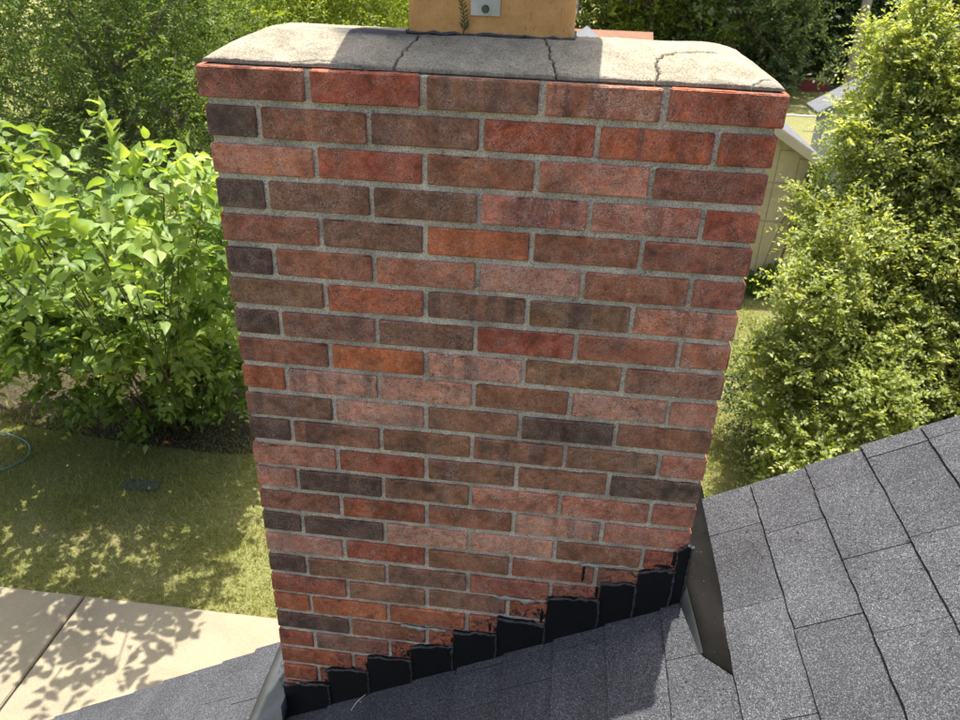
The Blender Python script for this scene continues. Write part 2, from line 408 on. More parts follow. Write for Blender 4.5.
def brick_mesh(seed, chip=0.0):
    r = random.Random(seed); bm = bmesh.new()
    e = 0.0022
    ax = [-BL/2, -BL/2+e] + [-BL/2 + BL*k/22 for k in range(1, 22)] + [BL/2-e, BL/2]
    ay = [-BD/2, -BD/2+e, 0, BD/2-e, BD/2]
    az = [-BH/2, -BH/2+e, -BH/3, -BH/6, 0, BH/6, BH/3, BH/2-e, BH/2]
    V = {}
    ph = r.random()*50
    def vert(i, j, k):
        if (i, j, k) in V: return V[(i, j, k)]
        x, y, z = ax[i], ay[j], az[k]
        on = [i in (0, len(ax)-1), j in (0, len(ay)-1), k in (0, len(az)-1)]
        p = [x, y, z]; hl = (BL/2, BD/2, BH/2)
        if sum(on) >= 2:
            for a in range(3):
                if on[a]: p[a] -= math.copysign(e*(0.30 + 0.85*r.random()**2), p[a])
            nn = mnoise.noise((x*28+ph, y*28, z*28+seed))
            if chip and nn > 0.25:
                for a in range(3):
                    if on[a]: p[a] -= math.copysign(chip*(nn-0.25)*r.uniform(0.6, 1.4), p[a])
        # bowed, uneven faces
        for a in range(3):
            if on[a]: p[a] += math.copysign(0.0011*mnoise.noise((x*17+ph, y*17+a*9, z*17+seed*3)), p[a])
        V[(i, j, k)] = bm.verts.new(p); return V[(i, j, k)]
    nx_, ny_, nz_ = len(ax)-1, len(ay)-1, len(az)-1
    for i in range(nx_):
        for k in range(nz_):
            bm.faces.new((vert(i,0,k), vert(i+1,0,k), vert(i+1,0,k+1), vert(i,0,k+1)))
            bm.faces.new((vert(i,ny_,k), vert(i,ny_,k+1), vert(i+1,ny_,k+1), vert(i+1,ny_,k)))
    for i in range(nx_):
        for j in range(ny_):
            bm.faces.new((vert(i,j,0), vert(i,j+1,0), vert(i+1,j+1,0), vert(i+1,j,0)))
            bm.faces.new((vert(i,j,nz_), vert(i+1,j,nz_), vert(i+1,j+1,nz_), vert(i,j+1,nz_)))
    for j in range(ny_):
        for k in range(nz_):
            bm.faces.new((vert(0,j,k), vert(0,j,k+1), vert(0,j+1,k+1), vert(0,j+1,k)))
            bm.faces.new((vert(nx_,j,k), vert(nx_,j+1,k), vert(nx_,j+1,k+1), vert(nx_,j,k+1)))
    me = bpy.data.meshes.new('brick'); bm.to_mesh(me); bm.free(); me.materials.append(M['brick'])
    return me
BV = [brick_mesh(s, 0.012 if s % 3 == 0 else 0.005) for s in range(10)]

# face colours read brick by brick: r red, R vivid orange red, p pale dusty pink, q rose, b brown, n red brown, d near black, o olive brown
TONE = dict(r=(0.365, 0.102, 0.052, .38), R=(0.45, 0.132, 0.055, .26), p=(0.54, 0.255, 0.165, 1.0), q=(0.46, 0.176, 0.104, .85),
            b=(0.245, 0.123, 0.072, .34), n=(0.312, 0.119, 0.066, .36), d=(0.128, 0.078, 0.055, .28), o=(0.288, 0.138, 0.072, .26))
ROWS = ['nrbqr', 'dnbrRr', 'qrnqn', 'dbbqqr', 'nbRnn', 'dnqpnn', 'brbbq', 'dbbrnq', 'nRpob', 'Rppopq', 'bpodo', 'dooobq',
        'qrbod', 'qdoqqn', 'nrnpq', 'ddppor', 'prono', 'dobnqr', 'robRR', 'RRRRRr', 'dnRRR', 'rbRRRR', 'RRRRR', 'RRRRRR']
def tone_of(ch):
    c = TONE[ch]; f = rnd.uniform(0.92, 1.09)
    return (c[0]*f*rnd.uniform(.97, 1.03), c[1]*f*rnd.uniform(.94, 1.06), c[2]*f*rnd.uniform(.94, 1.06), c[3])
def place_brick(x, y, z, rotz, col):
    o = bpy.data.objects.new('brick', rnd.choice(BV)); COL.objects.link(o)
    o.location = (x, y, z + rnd.uniform(-.0012, .0012))
    o.rotation_euler = (rnd.gauss(0, .006), rnd.gauss(0, .0035), rotz + rnd.choice((0, math.pi)) + rnd.gauss(0, .004))
    o.color = col; adopt(o, chim); return o
SIDE = 'rrnnbbqodRrn'
for k in range(NCO):
    z = -CH*k - BH/2 - 0.004
    row = ROWS[k] if k < len(ROWS) else 'RRRRR' if k % 2 == 0 else 'RRRRRR'
    w = 0.006 if k == 0 else 0.0                       # the top course sits a touch wide and proud
    jy = lambda: rnd.uniform(-.0015, .0015) - (0.003 if k == 0 else 0)
    if k % 2 == 0:
        for i in range(5):
            x = BL/2 + i*PITCH; x += w*(i-2)/2
            place_brick(x, BD/2 + jy(), z, 0, tone_of(row[i]))
        for s, X in ((0, BD/2 - w), (1, W-BD/2 + w)):
            for i in range(2):
                place_brick(X, BD + J + BL/2 + i*PITCH, z, math.pi/2, tone_of(rnd.choice(SIDE)))
    else:
        for i in range(4):
            place_brick(BD + J + BL/2 + i*(W-2*BD-2*J+J)/4, BD/2 + jy(), z, 0, tone_of(row[i+1]))
        for s, X in ((0, BD/2), (1, W-BD/2)):
            for i in range(2):
                ch = (row[0] if s == 0 else row[-1]) if i == 0 else rnd.choice(SIDE)
                place_brick(X + rnd.uniform(-.001, .001), BL/2 + i*PITCH + (jy() if i == 0 else 0), z, math.pi/2, tone_of(ch))
# the far side and everything below the roof: joined bricks
bm = bmesh.new()
k = 0
while -CH*k - BH > GZ:
    z1 = -CH*k - 0.004; z0 = z1 - BH
    offs = 0 if k % 2 else BD + J
    xs_ = ([(0, BL)] + [(i*PITCH, i*PITCH+BL) for i in range(1, 5)]) if k % 2 else [(BD+J+i*PITCH, BD+J+i*PITCH+BL) for i in range(4)]
    for a, b in xs_: box(bm, a, min(b, W), D-BD, D, z0, z1)
    if k >= NCO:
        for X0, X1 in ((0, BD), (W-BD, W)):
            for i in range(2):
                a = (0 if k % 2 else BD+J) + i*PITCH; box(bm, X0+.0005, X1-.0005, a, a+BL, z0, z1)
    k += 1
tag(from_bm('far_side_brickwork', bm, M['brick_far'], chim), kind='stuff')
# mortar: a core behind the brick faces, its joints struck back 6 mm and uneven
bm = bmesh.new(); e = 0.0060
def mortar_side(P0, P1, nrm, n, nz, za, zb, amp=1.0):
    rows = []
    for i in range(n+1):
        p = P0.lerp(P1, i/n); col = []
        for j in range(nz+1):
            zz = za + (zb-za)*j/nz; q = Vector((p.x, p.y, zz))
            if 0 < i < n:
                q += nrm*amp*(0.0022*mnoise.noise((p.x*34, p.y*34, zz*34)) + 0.0014*mnoise.noise((p.x*110, p.y*110, zz*110)))
            col.append(q)
        rows.append(col)
    grid(bm, rows)
c4 = [Vector((e, e, 0)), Vector((W-e, e, 0)), Vector((W-e, D-e, 0)), Vector((e, D-e, 0))]
mortar_side(c4[0], c4[1], Vector((0, -1, 0)), 260, 430, -.003, -1.86)
mortar_side(c4[0], c4[1], Vector((0, -1, 0)), 10, 10, -1.86, GZ)
mortar_side(c4[1], c4[2], Vector((1, 0, 0)), 60, 220, -.003, -1.86)
mortar_side(c4[3], c4[0], Vector((-1, 0, 0)), 60, 220, -.003, -1.86)
for a_, b_2, nn in ((1, 2, Vector((1, 0, 0))), (2, 3, Vector((0, 1, 0))), (3, 0, Vector((-1, 0, 0)))):
    mortar_side(c4[a_], c4[b_2], nn, 10, 10, -1.86 if a_ != 2 else -.003, GZ, 0)
box(bm, .02, W-.02, .02, D-.02, GZ, -0.003)
from_bm('mortar', bm, M['mortar'], chim)
# squeezed mortar and repair smears on single bricks
def smear(pts, r):
    bm = bmesh.new(); rr = random.Random(int(pts[0][0]*1e4))
    P = []; R = []
    for a, b in zip(pts[:-1], pts[1:]):
        for i in range(5):
            t = i/5; P.append((a[0]+(b[0]-a[0])*t, -0.001+rr.uniform(-.001, .001), a[1]+(b[1]-a[1])*t + rr.uniform(-.0035, .0035))); R.append(r*rr.uniform(.35, 1.25))
    tube(bm, P, R, 6)
    for v in bm.verts: v.co.y = -0.001 + (v.co.y+.001)*0.5
    from_bm('mortar_smear', bm, M['smear'], chim, True)
smear([(.333, -1.351), (.396, -1.356), (.464, -1.357)], .0065)
smear([(.559, -1.211), (.621, -1.219), (.680, -1.216)], .0075)
smear([(.770, -1.079), (.854, -1.075), (.915, -1.073)], .0042)
smear([(.030, -1.632), (.075, -1.640), (.118, -1.643)], .0040)
smear([(.235, -1.497), (.270, -1.490), (.290, -1.493)], .0040)

# cement crown: a sloped wash with real cracks let into it
cracks = [([(.369, .130), (.361, .089), (.354, .064), (.347, .025), (.343, .004)], .0012),
          ([(.600, .132), (.609, .088), (.614, .061), (.623, .028), (.628, .004)], .0012),
          ([(.792, .004), (.797, .039), (.795, .072), (.806, .093), (.829, .103), (.855, .106), (.90, .11)], .0014),
          ([(.944, .004), (.961, .023), (.978, .034), (.999, .04)], .0011),
          ([(.16, .012), (.21, .022), (.25, .014), (.30, .010)], .0008)]
# roughen each crack line
CR = []
for pl, wd in cracks:
    q = []
    for a, b in zip(pl[:-1], pl[1:]):
        n = 6
        for i in range(n):
            t = i/n; q.append((a[0]+(b[0]-a[0])*t + rnd.uniform(-.003, .003), a[1]+(b[1]-a[1])*t + rnd.uniform(-.002, .002)))
    q.append(pl[-1]); CR.append((np.array(q), wd))
X0, X1, Y0, Y1 = 0.003, W-0.002, 0.010, D-0.008
gx = np.linspace(X0, X1, 720)
gy = np.concatenate([np.linspace(Y0, 0.16, 104), np.linspace(0.165, Y1, 40)])
GX, GY = np.meshgrid(gx, gy, indexing='ij')
def cl(a): return np.clip(a, 0, 1)
f = 0.005 + 0.046*cl((GY-0.010)/0.130)**0.92 - 0.10*np.maximum(0, GY-0.150)
l = 0.005 + 0.046*cl((GX-X0)/0.090)**0.70
rr_ = 0.005 + 0.045*cl((X1-GX)/0.13)**0.85
b_ = 0.005 + 0.046*cl((Y1-GY)/0.18)
kk = 420.0
Z = -np.log(np.exp(-kk*f)+np.exp(-kk*l)+np.exp(-kk*rr_)+np.exp(-kk*b_))/kk
for i in range(GX.shape[0]):
    for j in range(GX.shape[1]):
        Z[i, j] += 0.0022*mnoise.noise((GX[i, j]*14, GY[i, j]*14, 1.7)) + 0.0009*mnoise.noise((GX[i, j]*70, GY[i, j]*70, 4.1))
Z = np.maximum(Z, 0.0015)
CRACK_SHADE = np.zeros(GX.shape)  # painted shade: mask that darkens the colour inside the cracks
for q, wd in CR:
    dmin = np.full(GX.shape, 9.0)
    for a, b in zip(q[:-1], q[1:]):
        ab = b-a; L2 = ab@ab + 1e-12
        t = np.clip(((GX-a[0])*ab[0] + (GY-a[1])*ab[1])/L2, 0, 1)
        dmin = np.minimum(dmin, np.hypot(GX-a[0]-t*ab[0], GY-a[1]-t*ab[1]))
    Z -= 0.020*cl(1.5 - dmin/wd); CRACK_SHADE = np.maximum(CRACK_SHADE, cl(1.5 - dmin/wd))
nI, nJ = GX.shape
# jagged outer edge, broken back here and there
EX, EY = GX.copy(), GY.copy()
for i in range(nI):
    d_ = 0.007*max(0, mnoise.noise((gx[i]*16, 0.3, 0))) + 0.003*abs(mnoise.noise((gx[i]*70, 2.3, 0)))
    EY[i, 0] += d_; EY[i, 1] = max(EY[i, 1], EY[i, 0]+.0005); EY[i, 2] = max(EY[i, 2], EY[i, 1]+.0005); EY[i, 3] = max(EY[i, 3], EY[i, 2]+.0005); EY[i, 4] = max(EY[i, 4], EY[i, 3]+.0005)
top = np.stack([EX, EY, Z], -1).reshape(-1, 3)
idx = np.arange(nI*nJ).reshape(nI, nJ)
F = np.stack([idx[:-1, :-1], idx[1:, :-1], idx[1:, 1:], idx[:-1, 1:]], -1).reshape(-1, 4)
per = np.concatenate([idx[:, 0], idx[-1, 1:], idx[-2::-1, -1], idx[0, -2:0:-1]])
low = top[per].copy(); low[:, 2] = -0.0008
base = len(top); n = len(per); ii = np.arange(n)
F2 = np.stack([per, base+ii, base+(ii+1) % n, per[(ii+1) % n]], -1)
me = np_mesh('crown', np.concatenate([top, low]), np.concatenate([F, F2]), np.concatenate([CRACK_SHADE.ravel(), np.zeros(len(low))]))
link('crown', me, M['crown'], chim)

FX, FY, FHX, FHY = 0.4975, 0.248, 0.1525, 0.108
# clay flue liner: hollow, rounded corners
bm = bmesh.new()
def rr_ring(h, r, z):
    P = []
    for cx, cy, a0 in ((h-r, h-r, 0), (-h+r, h-r, 90), (-h+r, -h+r, 180), (h-r, -h+r, 270)):
        for k in range(6):
            a = math.radians(a0 + 18*k); P.append(bm.verts.new((FX + cx + r*math.cos(a), FY + cy + (0.0445 if cy < 0 else -0.0445) + r*math.sin(a), z)))
    return P
rings = [rr_ring(.1525, .018, z) for z in (-.05, .0, .1, .2, .3, .392)] + [rr_ring(.149, .017, .396), rr_ring(.136, .015, .396), rr_ring(.132, .014, .39), rr_ring(.132, .014, -.05)]
for A, B in zip(rings[:-1], rings[1:]):
    for k in range(24): bm.faces.new((A[k], A[(k+1) % 24], B[(k+1) % 24], B[k]))
from_bm('flue_liner', bm, M['flue'], chim)
# ragged dark bedding where the liner leaves the crown
bm = bmesh.new(); P = []; R = []
for k in range(97):
    a = k/96*4; s = int(min(a, 3.999)); t = a - s; h = FHX+.0015; g_ = FHY+.0015
    cx, cy = [(-h+2*h*t, -g_), (h, -g_+2*g_*t), (h-2*h*t, g_), (-h, g_-2*g_*t)][s]
    P.append((FX+cx, FY+cy, (.049 if cy < -.05 else .040) + rnd.uniform(-.002, .002))); R.append(rnd.uniform(.0015, .0045))
tube(bm, P, R, 5, False); from_bm('flue_bedding', bm, M['bead'], chim)

# chimney cap on four strap brackets
cap = empty('chimney_cap', (.4975, .248, .08), 'grey metal chimney cap held to the orange clay flue by bolted straps', 'chimney cap')
bm = bmesh.new()
hz = .53; hw = .232
prof = [(-hw, -.03), (-hw, 0), (hw, 0), (hw, -.03)]
Vb = [bm.verts.new((FX+x*hw, FY+y*(hw-.045), hz-.028)) for x, y in ((-1,-1),(1,-1),(1,1),(-1,1))]
Vt = [bm.verts.new((FX+x*hw, FY+y*(hw-.045), hz)) for x, y in ((-1,-1),(1,-1),(1,1),(-1,1))]
Va = [bm.verts.new((FX+x*.03, FY+y*.03, hz+.06)) for x, y in ((-1,-1),(1,-1),(1,1),(-1,1))]
for k in range(4):
    bm.faces.new((Vb[k], Vb[(k+1)%4], Vt[(k+1)%4], Vt[k])); bm.faces.new((Vt[k], Vt[(k+1)%4], Va[(k+1)%4], Va[k]))
bm.faces.new(Va)
o = from_bm('hood', bm, M['cap'], cap); md = o.modifiers.new('s', 'SOLIDIFY'); md.thickness = .0015
for s, (nx_, ny_, off) in enumerate(((0, -1, -.009), (1, 0, 0.0), (0, 1, 0.0), (-1, 0, 0.0))):
    bm = bmesh.new(); tx, ty = -ny_, nx_
    face = FHX if nx_ else FHY
    def PT(a, out, z): return (FX + tx*a + nx_*(face+out), FY + ty*a + ny_*(face+out), z)
    hwid = .0265
    for sec in ([(0.001, .082), (0.0035, .082), (0.0035, .40), (.001, .40)], [(0.001, .40), (.0035, .40), (.055, hz-.01), (.052, hz-.008)]):
        A = [bm.verts.new(PT(off-hwid, a, z)) for a, z in sec]; B = [bm.verts.new(PT(off+hwid, a, z)) for a, z in sec]
        bm.faces.new(A); bm.faces.new(B[::-1])
        for k in range(4): bm.faces.new((A[k], B[k], B[(k+1)%4], A[(k+1)%4]))
    bmesh.ops.recalc_face_normals(bm, faces=bm.faces[:])
    br = from_bm('bracket', bm, M['galv'], cap)
    bm = bmesh.new()
    c0 = Vector(PT(off, .0035, .093)); ax = Vector((nx_, ny_, 0))
    tube(bm, [c0, c0+ax*.0012], .0072, 14); tube(bm, [c0+ax*.0012, c0+ax*.006], .0046, 6)
    from_bm('bolt', bm, M['bolt'], br)

# fern-like weed sprig hanging against the flue
sprig = empty('weed_sprig', (.447, .133, .05), 'small green feathery weed sprig growing at the foot of the orange flue', 'weed')
bm = bmesh.new()
sp = [Vector((.449, .136, .049)), Vector((.452, .134, .062)), Vector((.450, .134, .083)), Vector((.446, .135, .102)), Vector((.443, .136, .125))]
tube(bm, sp, [.0012, .0011, .001, .0008, .0005], 5); from_bm('stem', bm, M['stem'], sprig)
for i in range(22):
    t = 0.12 + 0.85*i/21; a = t*(len(sp)-1); k = min(int(a), len(sp)-2); p = sp[k].lerp(sp[k+1], a-k)
    s = -1 if i % 2 else 1; L = .015*(1.0-.45*t)*rnd.uniform(.8, 1.2)
    d = Vector((s*.75, -.15, .75 + rnd.uniform(-.2, .2))).normalized(); sd_ = Vector((d.z, 0, -d.x))
    bm = bmesh.new(); q = [p, p+d*L*.5+sd_*L*.13, p+d*L, p+d*L*.5-sd_*L*.13]
    bm.faces.new([bm.verts.new(v) for v in q]); from_bm('leaflet', bm, M['weed'], sprig)

# ------------------------------------------------------------------ the house: roof, shingles, flashings
SL = 0.6105; RZ = lambda x: SL*x - 1.7930
CA = 1/math.sqrt(1+SL*SL); SA = SL*CA
EAVE, RIDGE, RAKE, BACK = -1.62, 4.45, 0.325, -6.5
house = empty('house', (1.4, -3.1, GZ), 'house with dark grey asphalt shingle roof around the brick chimney', 'house')
roof = empty('roof', (1.4, -3.1, GZ)); roof.parent = house; roof.location = (0, 0, 0)
roof_base = Vector((1.4, -3.1, GZ))
def under_roof(o):
    o.parent = roof; o.matrix_parent_inverse = Matrix.Translation(-roof_base); return o
bm = bmesh.new()
T = 0.10
prof = [(EAVE, RZ(EAVE)-.004), (RIDGE, RZ(RIDGE)-.004), (2*RIDGE-EAVE, RZ(EAVE)-.004), (2*RIDGE-EAVE, RZ(EAVE)-T), (RIDGE, RZ(RIDGE)-T), (EAVE, RZ(EAVE)-T)]
prism(bm, prof, 'y', BACK, RAKE-.012); bmesh.ops.recalc_face_normals(bm, faces=bm.faces[:])
under_roof(from_bm('roof_deck', bm, M['deck']))
bm = bmesh.new()
prof = [(EAVE, RZ(EAVE)-.006), (RIDGE, RZ(RIDGE)-.006), (2*RIDGE-EAVE, RZ(EAVE)-.006), (2*RIDGE-EAVE, RZ(EAVE)-.18), (RIDGE, RZ(RIDGE)-.18), (EAVE, RZ(EAVE)-.18)]
for a, b in ((EAVE+.01, -.012), (W+.012, RIDGE)):
    pr = [(a, RZ(a)-.006), (b, RZ(b)-.006), (b, RZ(b)-.18), (a, RZ(a)-.18)]
    prism(bm, pr, 'y', RAKE-.040, RAKE-.016)
bmesh.ops.recalc_face_normals(bm, faces=bm.faces[:])
o = from_bm('rake_board', bm, M['wood']); under_roof(o)
bm = bmesh.new()
pr = [(EAVE+.4, GZ), (EAVE+.4, RZ(EAVE+.4)-.12), (RIDGE, RZ(RIDGE)-.12), (2*RIDGE-EAVE-.4, RZ(EAVE+.4)-.12), (2*RIDGE-EAVE-.4, GZ)]
prism(bm, pr, 'y', -6.2, 0.02); bmesh.ops.recalc_face_normals(bm, faces=bm.faces[:])
from_bm('wall', bm, M['brick_far'], house)

# asphalt shingles, tab by tab. course k shows x from XK to XK+EX
EX_ = 0.1215; TH = 0.0062
def shingle_mesh(seed):
    r = random.Random(seed); bm = bmesh.new(); n = 12
    Ls = (EX_/CA)*1.35
    P = [[], [], [], []]
    for i in range(n+1):
        y = i/n - .5; j = r.uniform(-.0012, .0012) + .0014*mnoise.noise((y*7, seed*3.1, 0))
        P[0].append((j, y, 0)); P[1].append((j+.0004, y, TH*.92)); P[2].append((.012, y, TH)); P[3].append((Ls, y, TH*.9))
    V = grid(bm, P)
    bmesh.ops.reverse_faces(bm, faces=bm.faces[:])
    bm.faces.new([V[k][0] for k in range(4)]); bm.faces.new([V[k][-1] for k in (3, 2, 1, 0)])
    bmesh.ops.recalc_face_normals(bm, faces=bm.faces[:])
    me = bpy.data.meshes.new('shingle'); bm.to_mesh(me); bm.free(); me.materials.append(M['shingle']); return me
SV = [shingle_mesh(s) for s in range(8)]
TILT = math.atan2(TH, EX_/CA)
def shingle_matrix(xk, y0, y1, dz=0.0):
    # local x up the slope, local z out of the roof; the butt end rides on the course below
    Rm = Matrix.Rotation(-math.atan(SL) + TILT*0.98, 4, 'Y')
    return Matrix.Translation((xk - SA*(TH+dz), (y0+y1)/2, RZ(xk) + CA*(TH+dz))) @ Rm @ Matrix.Diagonal((1, y1-y0, 1, 1))
def add_shingle(xk, y0, y1):
    o = bpy.data.objects.new('shingle', rnd.choice(SV)); COL.objects.link(o)
    under_roof(o); o.matrix_basis = shingle_matrix(xk + rnd.uniform(-.001, .001), y0+.0010, y1-.0010, rnd.uniform(-.0004, .0012)); return o
slots = {1: [.178, -.07, -.36], 2: [.128, -.165, -.42], 3: [.222, -.02, -.225, -.47], 4: [.272, -.012, -.25, -.5], 5: [.27, .02, -.2, -.44], 0: [-.16, -.42], -1: [-.235, -.47], -2: [-.045, -.30, -.5],
         -3: [-.115, -.36], -4: [-.028, -.14, -.40], -5: [-.20, -.46]}
far_field = []
for k in range(-22, 28):
    xk = 1.0955 + (k-1)*EX_
    if xk < EAVE or xk > RIDGE-.05: continue
    in_ch = -.06 < xk < 0.99
    ytop = (-0.004 if in_ch else RAKE + rnd.uniform(-.004, .006))
    s = slots.get(k)
    if s is None:
        s = []; y = ytop - rnd.uniform(.05, .24)
        while y > -1.0: s.append(y); y -= rnd.choice((.2, .245, .245, .29))
    s = [v for v in s if v < ytop-.01]
    while s[-1] > BACK: s.append(s[-1] - rnd.choice((.2, .245, .245, .29)))
    edges = [ytop] + s
    for a, b in zip(edges[:-1], edges[1:]):
        if -1.15 < xk < 2.0 and a > -0.62: add_shingle(xk, b, a)
        else: far_field.append((xk, max(b, BACK), a))
fv = []; ff = []
for i, (xk, y0, y1) in enumerate(far_field):
    me = SV[i % 8]; Mx = shingle_matrix(xk, y0+.0015, y1-.0015)
    Ls = (EX_/CA)*1.35; n0 = len(fv)
    for p in ((0, -.5, 0), (0, .5, 0), (0, .5, TH), (0, -.5, TH), (Ls, -.5, TH*.9), (Ls, .5, TH*.9)): fv.append(tuple(Mx @ Vector(p)))
    ff += [(n0, n0+1, n0+2, n0+3), (n0+3, n0+2, n0+5, n0+4)]
    fv += []
# the far slope behind the ridge
for i in range(50):
    xk = 2*RIDGE - EAVE - i*EX_
    if xk < RIDGE: break
    n0 = len(fv)
    zz = RZ(EAVE) + i*EX_*SL
    for p in ((xk, BACK, zz), (xk, RAKE, zz), (xk, RAKE, zz+.011), (xk, BACK, zz+.011), (xk-EX_*1.2, BACK, zz+EX_*1.2*SL+.004), (xk-EX_*1.2, RAKE, zz+EX_*1.2*SL+.004)): fv.append(p)
    ff += [(n0, n0+1, n0+2, n0+3), (n0+3, n0+2, n0+5, n0+4)]
o = link('shingle_field', np_mesh('shingle_field', np.array(fv), np.array(ff)), M['shingle']); tag(under_roof(o), kind='stuff')

# step flashing: tarred plates, each let into a brick joint
steps = [(-.006, .124, -1.642, -1.618), (.126, .239, -1.557, -1.543), (.241, .357, -1.484, -1.479), (.359, .469, -1.430, -1.407), (.471, .580, -1.352, -1.345),
         (.582, .700, -1.284, -1.296), (.702, .822, -1.198, -1.186), (.824, .904, -1.128, -1.124), (.906, .984, -1.080, -1.066), (.986, 1.013, -1.000, -.985)]
for i, (a, b, za, zb) in enumerate(steps):
    r = random.Random(40+i); bm = bmesh.new()
    lean = r.uniform(-.004, .010)
    out = []
    for k in range(9):
        t = k/8; out.append((a+(b-a)*t, za+(zb-za)*t + r.uniform(-.0035, .0035) + .006*math.sin(math.pi*t)*r.uniform(0, 1)))
    for k in range(1, 6):
        t = k/6; zr = RZ(b)-.02; out.append((b + lean*t*.4 + r.uniform(-.0015, .0015), zb + (zr-zb)*t))
    out += [(b, RZ(b)-.02), (a-.002, RZ(a)-.02)]
    for k in range(1, 5):
        t = k/5; zr = RZ(a)-.02; out.append((a - .003*(1-t) + r.uniform(-.0015, .0015), zr + (za-zr)*t))
    A = [bm.verts.new((x, -.0045 - .002*((i+1) % 2), z)) for x, z in out]
    f_ = bm.faces.new(A)
    ex = bmesh.ops.extrude_face_region(bm, geom=[f_]); vs = [v for v in ex['geom'] if isinstance(v, bmesh.types.BMVert)]
    for v in vs: v.co.y += .010
    bmesh.ops.recalc_face_normals(bm, faces=bm.faces[:])
    fl = from_bm('step_flashing', bm, M['tar'], house)
    bm = bmesh.new(); P = []; R = []
    path = [(b+.001, RZ(b)+.012), (b+.001+lean*.5, (RZ(b)+zb)/2), (b, zb)] + [p for p in out[:9]][::-1] + [(a, za-.012)]
    for p, q in zip(path[:-1], path[1:]):
        n = max(2, int(math.hypot(q[0]-p[0], q[1]-p[1])/.007))
        for k in range(n):
            t = k/n; P.append((p[0]+(q[0]-p[0])*t + r.uniform(-.0012, .0012), -.0065 + r.uniform(-.001, .001), p[1]+(q[1]-p[1])*t + r.uniform(-.0015, .0015))); R.append(r.uniform(.0014, .0046)*(1.25 if r.random() < .2 else 1))
    tube(bm, P, R, 6); from_bm('sealant_bead', bm, M['bead'], fl, True)

def smear_blob(cx, cz, w, h, seed):
    r = random.Random(seed); bm = bmesh.new(); out = []; n = 18
    for k in range(n):
        a = 2*math.pi*k/n; q = r.uniform(.45, 1.15) if k % 2 else r.uniform(.75, 1.1)
        out.append(bm.verts.new((cx + w*q*math.cos(a), -.0016, cz + h*q*math.sin(a))))
    c_ = bm.verts.new((cx, -.0030, cz))
    lo = [bm.verts.new((v.co.x, .004, v.co.z)) for v in out]
    for k in range(n):
        bm.faces.new((c_, out[(k+1) % n], out[k])); bm.faces.new((out[k], out[(k+1) % n], lo[(k+1) % n], lo[k]))
    bmesh.ops.recalc_face_normals(bm, faces=bm.faces[:])
    return from_bm('tar_smear', bm, M['tar'], house)
for i, (cx, cz, w, h) in enumerate(((.118, -1.612, .004, .014), (.236, -1.525, .003, .016), (.350, -1.458, .004, .016), (.466, -1.388, .003, .014),
        (.563, -1.325, .004, .020), (.690, -1.262, .005, .026), (.760, -1.190, .026, .004), (.778, -1.105, .0035, .028), (.815, -1.165, .004, .020), (.960, -1.058, .024, .006), (.980, -1.036, .006, .024))):
    smear_blob(cx, cz, w, h, 300+i)

# head flashing: dark metal pan on the uphill side, its loose end curling past the corner
bm = bmesh.new(); rows = []
for i in range(60):
    t = i/59; y = .70 - t*.952
    u = min(1.0, max(0.0, -y/.17)); crest = .050*(1-u)**0.9 + .012
    xin = 1.0125 + .026*u
    if y < -.17: xin = 1.0385 + (1.103-1.0385)*(-y-.17)/.082
    w_ = 1.105 - xin
    pts = [(1.105, .0085), (1.105-.3*w_, .010+.28*(crest-.010)), (1.105-.6*w_, .010+.62*(crest-.010)), (1.105-.88*w_, crest*.98), (1.105-.97*w_, crest*.84), (xin, max(.006, crest*.25))]
    rows.append([(x, y, RZ(x)+h*1.1) for x, h in pts])
grid(bm, rows); bmesh.ops.recalc_face_normals(bm, faces=bm.faces[:])
o = from_bm('head_flashing', bm, M['pan'], house, True); md = o.modifiers.new('s', 'SOLIDIFY'); md.thickness = .0012; md.offset = 1
bm = bmesh.new(); rows = []
for i in range(24):
    y = .004 - i/23*.168; u = min(1.0, max(0.0, -y/.17)); crest = .050*(1-u)**0.9 + .012; xin = 1.0125 + .026*u; w_ = 1.105 - xin
    rows.append([(x - .0012, y, RZ(x)+h*1.1 + .0006) for x, h in ((1.105-.93*w_, crest*.93), (1.105-.975*w_, crest*.80), (xin-.001, max(.008, crest*.28)))])
grid(bm, rows); bmesh.ops.recalc_face_normals(bm, faces=bm.faces[:])
from_bm('flashing_lip', bm, M['apron'], o, True)
# apron on the downhill side: bent, weathered sheet
bm = bmesh.new(); rows = []
for i in range(30):
    y = .70 - i/29*.745; w = .002*mnoise.noise((y*9, 0, 0))
    pts = [(-.150+w, .0125), (-.118+w, .016), (-.082, .012 + .004*math.sin(y*21)), (-.052+w*.5, .020), (-.030, .016), (-.012, .030), (-.0045, .06), (-.0035, .115)]
    if y < .01: pts = [(x, h) for x, h in pts]
    rows.append([(x, y, RZ(x)+h) for x, h in pts])
grid(bm, rows); bmesh.ops.recalc_face_normals(bm, faces=bm.faces[:])
o = from_bm('apron_flashing', bm, M['apron'], house, True); md = o.modifiers.new('s', 'SOLIDIFY'); md.thickness = .0012; md.offset = 1

# a dry forked twig on the shingles
bm = bmesh.new()
tube(bm, [(.197, -.045, RZ(.197)+.014), (.211, -.021, RZ(.211)+.017), (.230, -.006, RZ(.230)+.016)], [.0011, .0012, .0007], 5)
tube(bm, [(.211, -.021, RZ(.211)+.017), (.224, -.030, RZ(.224)+.016)], [.0009, .0005], 5)
tag(from_bm('twig', bm, M['twig']), 'thin pale forked twig lying on the shingles below the step flashing', 'twig')

# ------------------------------------------------------------------ foliage machinery
def unit(v): return v/np.maximum(np.linalg.norm(v, axis=-1, keepdims=True), 1e-9)

